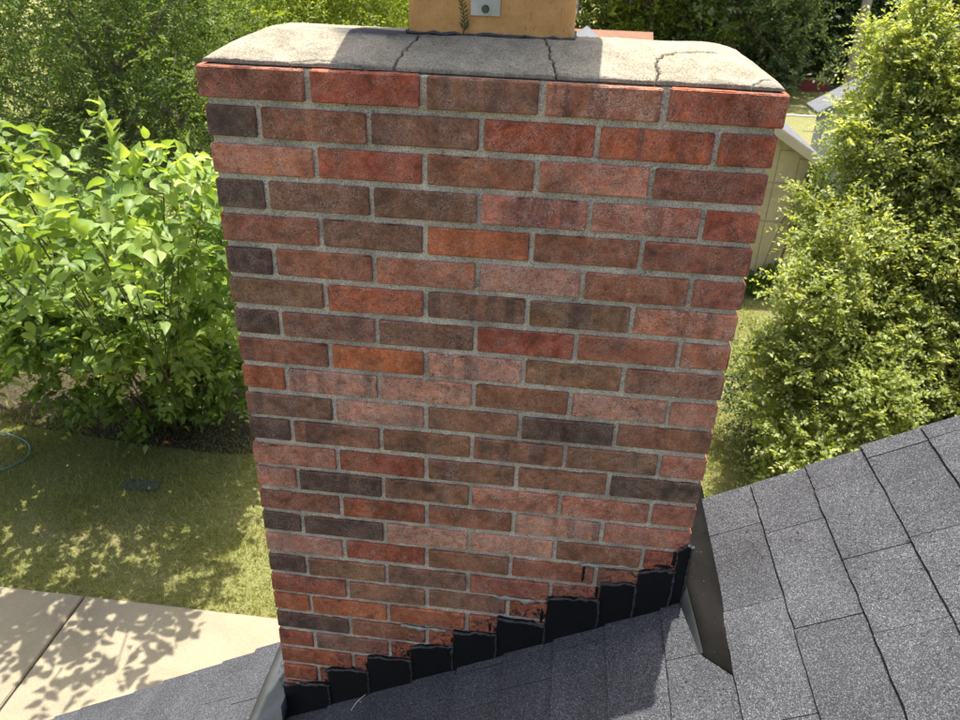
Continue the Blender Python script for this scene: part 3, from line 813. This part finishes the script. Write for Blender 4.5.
def shoots(lobes, n_shoot, length, n_leaf, leaf_len, seed, out_bias=0.75, up_bias=0.35, spread=0.55, shell=(0.45, 1.05), droop=0.15, zmin=None):
    """leafy shoots growing outwards from the surface of uneven lobes -> leaf base, direction, normal, length, tint; and shoot start/end"""
    g = np.random.default_rng(seed)
    lob = np.array(lobes, float); vol = lob[:, 3]**2.2; pick = g.choice(len(lob), n_shoot, p=vol/vol.sum())
    d = unit(g.normal(size=(n_shoot, 3))); r = lob[pick, 3]
    rad = g.uniform(shell[0], shell[1], n_shoot)**0.7
    o = lob[pick, :3] + d*(r*rad)[:, None]*np.array([1, 1, .88])
    sdir = unit(d*out_bias + np.array([0, 0, up_bias]) + g.normal(size=(n_shoot, 3))*spread)
    L = length*g.uniform(.6, 1.25, n_shoot)
    t = (np.arange(n_leaf)+.5)/n_leaf
    t = t[None, :] + g.uniform(-.4, .4, (n_shoot, n_leaf))/n_leaf
    P = o[:, None, :] + sdir[:, None, :]*(t*L[:, None])[..., None]
    P[..., 2] -= droop*(t**2)*L[:, None]
    side = unit(np.cross(sdir, unit(g.normal(size=(n_shoot, 3))*.5 + np.array([0, 0, 1.0]))))
    alt = np.where((np.arange(n_leaf) % 2)[None, :] == 0, 1.0, -1.0)[..., None]
    ld = unit(sdir[:, None, :]*.55 + side[:, None, :]*alt*.9 + g.normal(size=(n_shoot, n_leaf, 3))*.35 - np.array([0, 0, .12]))
    nn = unit(np.array([0, 0, 1.0]) + g.normal(size=(n_shoot, n_leaf, 3))*.55)
    ll = leaf_len*g.uniform(.65, 1.2, (n_shoot, n_leaf))*(1.05-.35*t)
    ltint = g.normal(size=len(lob))*.10
    tint = np.clip(.5 + ltint[pick][:, None] + g.normal(size=(n_shoot, 1))*.16 + g.normal(size=(n_shoot, n_leaf))*.15 + (t-.5)*.25, 0, 1)
    end = o + sdir*L[:, None]; end[:, 2] -= droop*L
    res = [P.reshape(-1, 3), ld.reshape(-1, 3), nn.reshape(-1, 3), ll.ravel(), tint.ravel()]
    if zmin is not None:
        k = res[0][:, 2] > zmin; res = [a[k] for a in res]
    return res, (o, end)

def leaf_mesh_small(name, res, wid=.5, fold=.12):
    P, d, n, L, tint = res
    s = unit(np.cross(d, n)); n = unit(np.cross(s, d)); L_ = L[:, None]
    v = np.stack([P, P + d*L_*.45 + s*L_*wid*.5 + n*L_*fold, P + d*L_, P + d*L_*.45 - s*L_*wid*.5 + n*L_*fold], 1)
    b = np.arange(len(P))[:, None]*4
    F = np.stack([np.concatenate([b, b+1, b+2], 1), np.concatenate([b, b+2, b+3], 1)], 1).reshape(-1, 3)
    return np_mesh(name, v.reshape(-1, 3), F, np.repeat(tint, 4))

LEAF_BIG = np.array([(0,0,0), (.10,.20,.05), (.12,-.21,.05), (.36,.32,.12), (.38,-.30,.11), (.68,.20,.06), (.66,-.22,.05), (1.06,.02,-.20), (.28,0,0.0), (.62,0,-.03)])
LEAF_F = np.array([(0,1,8),(0,8,2),(1,3,8),(3,9,8),(2,8,4),(8,9,4),(3,5,9),(4,9,6),(5,7,9),(9,7,6)])
def leaf_mesh_big(name, res):
    P, d, n, L, tint = res
    s = unit(np.cross(d, n)); n = unit(np.cross(s, d))
    T_ = LEAF_BIG[None]
    v = P[:, None] + L[:, None, None]*(T_[..., 0:1]*d[:, None] + T_[..., 1:2]*s[:, None] + T_[..., 2:3]*n[:, None])
    F = (np.arange(len(P))[:, None, None]*10 + LEAF_F[None]).reshape(-1, 3)
    return np_mesh(name, v.reshape(-1, 3), F, np.repeat(tint, 10))

def limbs(root, lobes, base, trunk_top, r0_, mat, seed, twigs=None, twig_r=.006, n_tw=0, trunk=True):
    r = random.Random(seed); b = Vector(base); tt = Vector(trunk_top)
    if trunk:
        bm = bmesh.new(); P = []; R = []
        for i in range(9):
            t = i/8; p = b.lerp(tt, t) + Vector((r.uniform(-1, 1), r.uniform(-1, 1), 0))*r0_*.5*(0 < i < 8); P.append(p); R.append(r0_*(1.25 if i == 0 else 1.0-.45*t))
        tube(bm, P, R, 10); from_bm('trunk', bm, mat, root, True)
    bm = bmesh.new()
    for (x, y, z, rad) in lobes:
        e_ = Vector((x, y, z)); s_ = b.lerp(tt, r.uniform(.45, 1.0)) if trunk else b + Vector((r.uniform(-.25, .25), r.uniform(-.25, .25), 0))
        mid = s_.lerp(e_, .5) + Vector((r.uniform(-.2, .2), r.uniform(-.2, .2), r.uniform(0, .35)))*min(1, rad)
        P = []; R = []
        for i in range(8):
            t = i/7; P.append(s_*(1-t)**2 + mid*2*t*(1-t) + e_*t*t); R.append(max(.006, r0_*.5*(1-.85*t)))
        tube(bm, P, R, 6)
    if twigs is not None and n_tw:
        o_, e2 = twigs
        for i in range(0, len(o_), max(1, len(o_)//n_tw)):
            a = Vector(o_[i]); c = Vector(e2[i]); a2 = a - (c-a)*.4
            tube(bm, [a2, a, c], [twig_r, twig_r*.8, twig_r*.35], 4, False)
    from_bm('limbs', bm, mat, root, True)

def tree(name, label, cat, base, top, lobes, r0_, leafmat, n_shoot, length, n_leaf, leaf_len, seed, group=None, wid=.5, n_tw=0, zmin=GZ+.05, trunk=True, **kw):
    root = empty(name, base, label, cat, group)
    res, tw = shoots(lobes, n_shoot, length, n_leaf, leaf_len, seed, zmin=zmin, **kw)
    limbs(root, lobes, base, top, r0_, M['bark'], seed, tw, .004 if n_tw else 0, n_tw, trunk)
    tag(link('crown', leaf_mesh_small('crown', res, wid), M[leafmat], root), kind='stuff')
    return root

# ------------------------------------------------------------------ big-leaved shrub on the left of the chimney
mul = [ (-2.98,3.40,-1.78,0.27), (-2.42,3.45,-1.72,0.24), (-2.10,3.70,-1.78,0.24), (-3.09,3.80,-2.20,0.40), (-2.63,4.00,-2.20,0.42), (-2.34,4.40,-2.15,0.36), (-2.39,4.75,-2.81,0.36), (-2.98,4.70,-3.07,0.50), (-3.55,4.50,-3.08,0.45), (-4.07,4.40,-3.07,0.40), (-2.87,5.10,-3.72,0.42), (-2.67,5.40,-4.11,0.30), (-3.64,5.20,-4.15,0.42), (-4.32,5.10,-4.16,0.35), (-3.24,5.40,-4.42,0.30), (-3.96,3.80,-2.03,0.55), (-5.00,4.40,-3.21,0.60), (-3.87,5.30,-2.89,0.70), (-3.24,6.00,-3.49,0.70), (-4.80,5.30,-3.19,0.70), (-2.46,5.20,-2.19,0.33), (-3.40,3.40,-1.65,0.30) ]
shrub = empty('leafy_shrub', (-3.5, 5.4, GZ), 'big-leaved bright green shrub growing on the lawn left of the chimney', 'shrub')
front_i = (0, 1, 2, 3, 4, 15, 21)
resA, twA = shoots([mul[i] for i in front_i], 125, .42, 9, .14, 21, up_bias=.45, spread=.55, droop=.2)
resB, twB = shoots([l_ for i, l_ in enumerate(mul) if i not in front_i], 1750, .30, 10, .12, 23, up_bias=.30, spread=.55, droop=.2, shell=(.5, 1.0), zmin=GZ+.1)
res = [np.concatenate([a_, b_2]) for a_, b_2 in zip(resA, resB)]; tw = [np.concatenate([a_, b_2]) for a_, b_2 in zip(twA, twB)]
sprays = [(-2.62,2.90,-1.58,0.10), (-2.22,2.92,-1.66,0.10), (-1.86,3.12,-1.78,0.09), (-2.95,3.02,-1.50,0.12), (-2.15,3.70,-1.43,0.10), (-2.42,3.60,-1.40,0.10), (-3.06,3.40,-1.29,0.10), (-2.71,3.50,-1.49,0.10), (-2.04,4.00,-1.68,0.10), (-3.34,3.40,-1.26,0.10)]
res2, tw2 = shoots(sprays, 62, .55, 9, .15, 22, up_bias=.55, spread=.55, droop=.25)
res = [np.concatenate([a_, b_2]) for a_, b_2 in zip(res, res2)]
limbs(shrub, mul + sprays, (-3.5, 5.4, GZ-.05), (-3.5, 5.3, -3.4), .02, M['stem'], 5, tw, .005, 500, trunk=False)
# the 280 leaves that show largest are leaves of their own
P, d, n, L, tint = res
face = np.abs(np.sum(unit(P - np.array(CAM))*unit(np.cross(np.cross(d, n), d)), 1))
dist = np.linalg.norm(P - np.array(CAM), axis=1)
score = L*face/dist
# keep those on the camera side of their lobe, inside the view
ok = np.ones(len(P), bool)
for (x, y, z, r) in mul[:16]: ok &= ~(np.linalg.norm(P - np.array((x, y, z)), axis=1) < r*.8)
sx = (P - np.array(CAM)) @ np.array(rt)/((P - np.array(CAM)) @ np.array(fw)); ok &= (sx > -.62)
score = np.where(ok, score, 0); big = np.argsort(-score)[:280]
keep = np.ones(len(P), bool); keep[big] = False
tag(link('foliage', leaf_mesh_big('foliage', [a[keep] for a in res]), M['lf_mul'], shrub, True), kind='stuff')
LM = []
for tv in (.25, .4, .55, .7, .85, .98):
    me = np_mesh('leaf', LEAF_BIG, LEAF_F, np.full(10, tv)); me.materials.append(M['lf_mul']); me.polygons.foreach_set('use_smooth', [True]*len(me.polygons)); LM.append(me)
for i in big:
    o = bpy.data.objects.new('leaf', LM[min(5, int(tint[i]*6))]); COL.objects.link(o); adopt(o, shrub)
    dv = Vector(d[i]); sv = dv.cross(Vector(n[i])).normalized(); nv = sv.cross(dv)
    mm = Matrix((dv*L[i], sv*L[i], nv*L[i])).transposed().to_4x4(); mm.translation = Vector(P[i]); o.matrix_basis = mm

# ------------------------------------------------------------------ olive tree behind it, lime trees beyond
olive = [(-6.20,9.00,-1.28,1.20), (-4.84,8.80,-1.32,1.00), (-6.70,8.50,-2.25,1.10), (-5.37,8.40,-2.29,1.00), (-4.31,8.60,-2.01,0.75), (-4.41,9.50,-1.39,0.70), (-6.12,8.20,-2.95,1.00), (-4.68,8.20,-2.86,0.80), (-3.98,8.40,-2.67,0.50), (-7.87,8.80,-1.58,1.40), (-8.03,8.40,-2.99,1.20), (-5.56,9.20,-0.43,1.20), (-4.40,9.30,-0.51,0.90), (-6.65,9.40,0.11,1.40), (-5.37,9.50,0.59,1.30), (-6.84,8.20,-3.9,0.80), (-5.35,8.20,-3.9,0.80), (-4.16,8.40,-3.8,0.60)]
tree('fine_leaved_tree', 'tall fine-leaved olive green tree behind the big-leaved shrub at left', 'tree', (-5.7, 9.0, GZ), (-5.6, 9.1, -1.6), olive, .16, 'lf_olive', 8200, .42, 14, .062, 31, wid=.42, n_tw=900, spread=.6, shell=(.35, 1.12))
lime = [(-4.20,13.00,-1.25,0.80), (-3.43,13.50,-1.18,0.80), (-4.95,13.00,-1.44,0.60), (-2.81,14.00,-1.28,0.60), (-3.68,13.00,-1.63,0.80), (-4.84,14.00,-0.43,1.20), (-3.15,14.00,-0.38,1.20), (-2.52,13.50,-1.81,0.90), (-4.87,13.00,-2.37,1.00), (-3.2, 13.6, -2.9, 1.0)]
tree('lime_green_tree', 'sunny lime green tree seen above the left half of the chimney crown', 'tree', (-3.7, 13.8, GZ), (-3.7, 13.8, -1.5), lime, .11, 'lf_lime', 2600, .5, 12, .10, 33, wid=.5, shell=(.4, 1.1))

# ------------------------------------------------------------------ right-hand tree and the dark shrub at its foot
right = [(4.07,7.23,0.55,0.13), (4.24,7.17,0.67,0.27), (4.89,7.32,0.52,0.30), (4.01,7.33,0.08,0.16), (4.31,7.20,0.23,0.27), (4.91,7.32,0.32,0.27), (3.80,6.80,-0.31,0.16), (4.28,7.09,-0.05,0.26), (4.64,6.79,-0.14,0.32), (3.44,6.56,-0.57,0.15), (3.82,6.61,-0.71,0.32), (4.48,6.77,-0.61,0.30), (4.77,6.52,-0.69,0.41), (3.35,6.49,-1.22,0.17), (3.82,6.69,-1.00,0.38), (4.28,6.38,-1.00,0.38), (4.84,6.63,-1.09,0.33), (3.27,6.25,-1.40,0.16), (3.69,6.38,-1.59,0.43), (4.43,6.50,-1.57,0.29), (4.81,6.26,-1.53,0.36), (5.27,6.21,-1.53,0.33), (3.08,6.18,-1.97,0.17), (3.78,6.40,-1.96,0.29), (4.14,6.05,-1.77,0.27), (4.67,5.89,-1.91,0.35), (5.18,6.13,-1.84,0.28), (3.12,5.85,-2.32,0.11), (3.31,5.79,-2.25,0.43), (4.10,5.85,-2.32,0.38), (4.73,6.06,-2.30,0.33), (5.16,5.88,-2.34,0.38), (2.78,5.34,-2.56,0.12), (3.10,5.35,-2.61,0.30), (3.86,5.53,-2.88,0.33), (4.47,5.79,-2.87,0.43), (4.86,5.52,-2.72,0.41), (5.43,5.62,-2.78,0.39), (2.71,5.36,-3.23,0.11), (3.04,5.35,-3.28,0.41), (3.60,5.35,-3.24,0.37), (4.31,5.40,-3.18,0.35), (4.78,5.39,-3.03,0.38), (5.40,5.51,-3.32,0.43), (2.64,4.98,-3.64,0.11), (3.11,5.34,-3.73,0.29), (3.60,4.86,-3.38,0.29), (4.30,5.15,-3.59,0.34), (4.89,5.37,-3.67,0.30), (5.18,4.94,-3.27,0.32), (2.85,4.89,-4.37,0.12), (3.13,4.80,-3.89,0.34), (4.11,5.21,-4.48,0.30), (4.38,4.73,-4.05,0.41), (4.93,4.87,-4.03,0.37), (5.57,5.13,-3.87,0.41), (5.10,8.00,-1.83,0.55), (4.85,7.40,-2.82,0.55), (5.72,6.90,-3.51,0.60), (5.50,8.20,-0.88,0.60), (4.48,6.70,-3.52,0.50)]
tree('small_leaved_tree', 'yellow-green small-leaved tree filling the right side beyond the roof edge', 'tree', (4.5, 6.7, GZ), (4.45, 6.6, -2.0), right, .11, 'lf_right', 24000, .27, 12, .062, 41, wid=.55, n_tw=900, shell=(.25, 1.12), spread=.6)
dshr = [(2.98,6.2,-3.83,.33), (2.80,5.9,-4.24,.28), (3.14,5.8,-4.2,.38), (3.36,6.1,-3.92,.42), (3.03,5.5,-4.46,.30), (3.54,5.6,-4.33,.42), (2.91,6.2,-4.09,.32)]
tree('dark_shrub', 'low dark green shrub with bare twigs at the foot of the yellow-green tree', 'shrub', (3.2, 5.9, GZ), (3.2, 5.9, -4.4), dshr, .03, 'lf_dark', 900, .28, 12, .05, 43, wid=.5, n_tw=220, shell=(.4, 1.15), trunk=False)

# ------------------------------------------------------------------ garden shed with vine, neighbours, fence, pole
shed = empty('garden_shed', (2.96, 11.5, GZ), 'beige panelled garden shed half hidden behind the chimney and the right-hand tree', 'shed')
SX0, SX1, SY0, SY1, SAP = 1.70, 4.30, 10.5, 12.5, -1.74
zs = lambda x: SAP - .585*abs(x-2.96)
bm = bmesh.new(); prism(bm, [(SX0, GZ), (SX0, zs(SX0)-.1), (2.96, SAP-.1), (SX1, zs(SX1)-.1), (SX1, GZ)], 'y', SY0, SY1); bmesh.ops.recalc_face_normals(bm, faces=bm.faces[:])
from_bm('wall', bm, M['siding'], shed)
x = SX0
while x < SX1-.02:
    x1 = min(x+.30, SX1); zt = min(zs(x), zs(x1)) - .12
    for z0, z1 in ((GZ+.1, -3.62), (-3.60, -3.02), (-3.0, zt)):
        if z1 > z0+.05: bm = bmesh.new(); box(bm, x+.006, x1-.006, SY0-.014, SY0+.002, z0, z1); from_bm('siding_panel', bm, M['siding'], shed)
    x = x1
for s in (-1, 1):
    bm = bmesh.new(); xe = 2.96 + s*1.42
    prism(bm, [(2.96, SAP), (xe, zs(xe)), (xe, zs(xe)-.06), (2.96, SAP-.06)], 'y', SY0-.16, SY1+.16); bmesh.ops.recalc_face_normals(bm, faces=bm.faces[:]); from_bm('roof', bm, M['grey_roof'], shed)
    bm = bmesh.new(); prism(bm, [(2.96, SAP-.008), (xe, zs(xe)-.008), (xe, zs(xe)-.15), (2.96, SAP-.15)], 'y', SY0-.185, SY0-.162); bmesh.ops.recalc_face_normals(bm, faces=bm.faces[:]); from_bm('rake_trim', bm, M['beige_trim'], shed)
vl = [(4.36,10.40,-2.78,.09), (4.40,10.40,-2.95,.10), (4.38,10.40,-3.15,.10), (4.42,10.40,-3.4,.10), (4.38,10.4,-3.65,.10), (4.40,10.4,-3.9,.12), (4.1,10.38,-4.45,.15), (3.85,10.38,-4.6,.15)]
tree('climbing_vine', 'green vine climbing the beige shed wall under the roof trim', 'vine', (4.15, 10.38, GZ), (4.15, 10.4, -3.0), vl, .02, 'lf_vine', 330, .12, 8, .075, 51, wid=.7)

nb = empty('grey_shed', (9, 16.6, GZ), 'pale grey sided shed with white rake trim behind the right-hand tree', 'shed')
GA = -.80; zg = lambda x: GA - .63*abs(x-9.1)
bm = bmesh.new(); prism(bm, [(6.0, GZ), (6.0, zg(6.0)-.1), (9.1, GA-.1), (12.2, zg(12.2)-.1), (12.2, GZ)], 'y', 16.0, 16.5); bmesh.ops.recalc_face_normals(bm, faces=bm.faces[:]); from_bm('wall', bm, M['grey_siding'], nb)
z = GZ+.1
while z < GA-.3:
    xl = max(6.0, 9.1 - (GA-.14-z-.15)/.63); 
    bm = bmesh.new(); prism(bm, [(15.985, z), (15.975, z), (15.99, z+.148), (15.998, z+.148)], 'x', xl+.01, 18.2-xl-.01); bmesh.ops.recalc_face_normals(bm, faces=bm.faces[:]); from_bm('siding_board', bm, M['grey_siding'], nb); z += .15
for s in (-1, 1):
    xe = 9.1 + s*3.35
    bm = bmesh.new(); prism(bm, [(9.1, GA), (xe, zg(xe)), (xe, zg(xe)-.06), (9.1, GA-.06)], 'y', 15.7, 16.6); bmesh.ops.recalc_face_normals(bm, faces=bm.faces[:]); from_bm('roof', bm, M['grey_roof'], nb)
    bm = bmesh.new(); prism(bm, [(9.1, GA-.01), (xe, zg(xe)-.01), (xe, zg(xe)-.17), (9.1, GA-.17)], 'y', 15.67, 15.695); bmesh.ops.recalc_face_normals(bm, faces=bm.faces[:]); from_bm('rake_trim', bm, M['white'], nb)

ts = empty('tan_roofed_house', (.3, 24, GZ), 'low house with tan shingle roof seen past the right side of the flue', 'house')
bm = bmesh.new(); box(bm, -3.4, 2.6, 22.5, 26, GZ, -3.2); from_bm('wall', bm, M['brown_wall'], ts)
bm = bmesh.new(); prism(bm, [(22.0, -3.3), (24.2, -2.42), (26.4, -3.3), (26.4, -3.36), (24.2, -2.5), (22.0, -3.36)], 'x', -3.7, 2.98); bmesh.ops.recalc_face_normals(bm, faces=bm.faces[:]); from_bm('roof', bm, M['tan_roof'], ts)
wg = empty('white_gabled_shed', (.9, 20.4, GZ), 'small brown shed with white gable boards just right of the flue', 'shed')
bm = bmesh.new(); prism(bm, [(.2, GZ), (.2, -2.75), (.95, -2.20), (1.7, -2.75), (1.7, GZ)], 'y', 19.4, 21.4); bmesh.ops.recalc_face_normals(bm, faces=bm.faces[:]); from_bm('wall', bm, M['brown_wall'], wg)
for s in (-1, 1):
    bm = bmesh.new(); prism(bm, [(.95, -2.06), (.95+s*.92, -2.76), (.95+s*.92, -2.86), (.95, -2.17)], 'y', 19.2, 21.6); bmesh.ops.recalc_face_normals(bm, faces=bm.faces[:]); from_bm('roof', bm, M['white'], wg)
bm = bmesh.new(); prism(bm, [(.45, -2.56), (.95, -2.19), (1.45, -2.56)], 'y', 19.36, 19.395); bmesh.ops.recalc_face_normals(bm, faces=bm.faces[:]); from_bm('gable_panel', bm, M['white'], wg)

rs = empty('garden_wall', (9.55, 30, GZ), 'low dull red garden wall with a white post far off under the dark trees', 'wall')
bm = bmesh.new(); box(bm, 9.1, 10.2, 29.9, 30.1, GZ-.1, -4.40); from_bm('wall', bm, M['red_wall'], rs)
bm = bmesh.new(); box(bm, 9.06, 10.24, 29.86, 30.14, -4.398, -4.34); from_bm('coping', bm, M['red_wall'], rs)
bm = bmesh.new(); box(bm, 8.92, 9.02, 29.95, 30.05, GZ-.1, -3.95); from_bm('post', bm, M['white'], rs)

fence = empty('chain_link_fence', (9, 20.2, GZ), 'thin grey chain-link fence crossing the yard behind the chimney', 'fence')
for i in range(9):
    bm = bmesh.new(); tube(bm, [(4.4+i*1.6, 20.2, GZ-.05), (4.4+i*1.6, 20.2, GZ+.95)], .03, 8); from_bm('post', bm, M['galvfence'], fence)
bm = bmesh.new(); tube(bm, [(4.4, 20.2, GZ+.94), (17.2, 20.2, GZ+.94)], .022, 8); from_bm('top_rail', bm, M['galvfence'], fence)
bm = bmesh.new()
for i in range(160):
    x0 = 4.4 + i*.08
    for s in (-1, 1):
        xe = x0 + s*.92
        if 4.4 <= xe <= 17.2: tube(bm, [(x0, 20.2+.004*s, GZ+.02), (xe, 20.2+.004*s, GZ+.93)], .0022, 3, False)
tag(from_bm('wire_mesh', bm, M['galvfence'], fence), kind='stuff')

pole = empty('utility_pole', (9.1, 24.8, GZ), 'leaning wooden utility pole among the dark trees at upper right', 'pole')
bm = bmesh.new(); tube(bm, [(9.2, 24.8, GZ-.1), (9.16, 24.8, -2.5), (9.08, 24.8, 0), (8.95, 24.8, 4.2)], [.15, .14, .125, .10], 12); from_bm('shaft', bm, M['pole'], pole, True)
bm = bmesh.new(); box(bm, 8.1, 9.8, 24.62, 24.72, 3.6, 3.72); from_bm('crossarm', bm, M['pole'], pole)

# ------------------------------------------------------------------ trees far behind
def far_tree(x, y, h, spread_, seed, mat, label, dens=1.0, low=-4.2, lean=0):
    low = GZ + .7 + (low+4.2)*.6; spread_ *= 1.15; dens *= 1.5
    r = random.Random(seed); lobes = []
    for i in range(22):
        a = r.uniform(0, 2*math.pi); zz = low + (h-1.0)*((i+.5)/22)**1.25 + r.uniform(-.5, .5)
        prof_ = math.sin(math.pi*min(1, max(.22, (zz-GZ)/h*.85+.08)))**.45
        rad = spread_*prof_*r.uniform(.35, 1.0)
        lobes.append((x + rad*math.cos(a), y + rad*math.sin(a)*.8, zz, spread_*r.uniform(.32, .5)))
    tree('distant_tree', label, 'tree', (x, y, GZ-.1), (x+lean, y, GZ+h*.55), lobes, .22, mat, int(1500*dens), .9, 12, .19, seed, group='trees along the back of the yards', wid=.6, shell=(.35, 1.1), zmin=GZ+.3)
for a in ((3.4, 30, 8.5, 2.6, 61, 'lf_lime', 'pale sunlit tree behind the tan-roofed house right of the flue', 1.0, -3.6),
          (6.3, 29.5, 9, 2.8, 62, 'lf_back', 'round green tree between the pale sunlit tree and the dark trees', 1.2, -3.9),
          (9.6, 34, 10, 3.0, 63, 'lf_far', 'dark tree with a forked trunk above the low red wall', 1.3, -2.9),
          (13.2, 31, 10, 3.0, 64, 'lf_back', 'dark tree right of the leaning utility pole', 1.3, -3.9),
          (17.5, 33, 10, 3.2, 65, 'lf_back', 'dark tree farthest right along the back of the yards', 1.1, -4.0),
          (7.0, 41, 11, 3.4, 66, 'lf_back', 'grey-green tree deep behind the chimney crown on the right', 1.0, -4.2),
          (13.5, 45, 11, 3.6, 67, 'lf_back', 'grey-green tree deep behind the low red wall', 1.0, -4.2),
          (-0.5, 31, 9, 2.8, 68, 'lf_back', 'round green tree hidden behind the flue', .7, -4.2),
          (-5.0, 24, 9, 2.8, 69, 'lf_lime', 'sunlit tree behind the lime green tree at the crown', 1.0, -4.2),
          (-9.5, 17, 9, 2.8, 70, 'lf_olive', 'olive tree behind the fine-leaved tree at upper left', 1.4, -4.2),
          (-15, 15, 9, 3.0, 71, 'lf_olive', 'olive tree at the far left behind the fine-leaved tree', 1.0, -4.2),
          (-10.5, 28, 10, 3.2, 72, 'lf_back', 'green tree far back at the upper left', .8, -4.2),
          (4.6, 33.5, 4.0, 2.0, 74, 'lf_back', 'low bushy tree under the pale sunlit tree right of the flue', .8, -4.6),
          (7.4, 33.0, 3.6, 1.9, 75, 'lf_far', 'low dark bushy tree left of the low red wall', .9, -4.6),
          (11.6, 33.5, 3.8, 2.0, 76, 'lf_far', 'low dark bushy tree just behind the low red wall', .9, -4.6),
          (14.8, 34.5, 4.0, 2.2, 77, 'lf_back', 'low bushy tree behind the utility pole', .8, -4.6),
          (10.2, 43, 9.0, 3.2, 78, 'lf_back', 'dark tree closing the gap behind the forked trunk', 1.0, -4.4),
          (3.0, 40, 9.0, 3.2, 79, 'lf_back', 'grey-green tree deep behind the tan-roofed house', .9, -4.4),
          (21.5, 28, 10, 3.2, 73, 'lf_back', 'green tree outside the yard at far right', .6, -4.2)):
    far_tree(*a)

# ------------------------------------------------------------------ lawn detail
def blades(name, n, x0, x1, y0, y1, h, seed, reject=None):
    g = np.random.default_rng(seed)
    x = g.uniform(x0, x1, n); y = g.uniform(y0, y1, n)
    dens = np.array([mnoise.noise((a*1.3, b*1.3, 9.0)) for a, b in zip(x, y)])
    k = g.uniform(-.75, .45, n) < dens+.15
    k &= g.uniform(0, 1, n) < np.clip((y1-y)/3.5, 0, 1)
    x, y = x[k], y[k]; n = len(x)
    z = np.full(n, GZ+.004)
    a = g.uniform(0, 2*np.pi, n); hh = h*g.uniform(.5, 1.3, n); lean_ = g.normal(size=(n, 2))*.6*hh[:, None]; w = .0045
    P = np.stack([x, y, z], -1); s = np.stack([np.cos(a), np.sin(a), 0*a], -1)*w
    tip = P + np.concatenate([lean_, hh[:, None]], 1)
    v = np.stack([P-s, P+s, tip], 1).reshape(-1, 3)
    F = np.arange(3*n).reshape(-1, 3)
    tint = np.clip(.5+g.normal(size=n)*.25, 0, 1)
    return np_mesh(name, v, F, np.repeat(tint, 3))
o = link('grass', blades('grass', 520000, -9.0, 6.0, 2.90, 11.5, .045, 81), M['grass'])
tag(o, 'short patchy lawn grass between the driveway and the trees', 'grass', kind='stuff')

bm = bmesh.new(); P = []
for k in range(22):
    t = k/21; a = math.radians(98 - 175*t)
    P.append((-5.30 + .62*math.cos(a), 4.56 + .38*math.sin(a), GZ+.035+.004*math.sin(k)))
P = [(-6.6, 4.75, GZ+.035), (-6.1, 4.92, GZ+.035), (-5.7, 4.96, GZ+.035)] + P + [(-5.6, 4.12, GZ+.035), (-6.2, 3.8, GZ+.035), (-6.8, 3.7, GZ+.035)]
tube(bm, P, .0095, 8)
tag(from_bm('garden_hose', bm, M['hose'], None, True), 'thin teal garden hose curving over the lawn at the left edge', 'hose')
bm = bmesh.new(); box(bm, -3.50, -3.12, 4.27, 4.42, GZ-.02, GZ+.028); bmesh.ops.bevel(bm, geom=bm.edges[:], offset=.008, segments=2, affect='EDGES')
tag(from_bm('ground_box_lid', bm, M['lid']), 'dark rectangular box lid set flat in the shaded lawn', 'lid')
bm = bmesh.new()
q = [(0,0,0), (.03,.022,.008), (.07,.02,.012), (.10,0,.004), (.07,-.022,.012), (.03,-.02,.008)]
bm.faces.new([bm.verts.new((-3.41+a*.8, 5.01+b, GZ+.055+c)) for a, b, c in q])
tag(from_bm('fallen_leaf', bm, M['orange']), 'single orange fallen leaf on the ground below the big-leaved shrub', 'leaf')
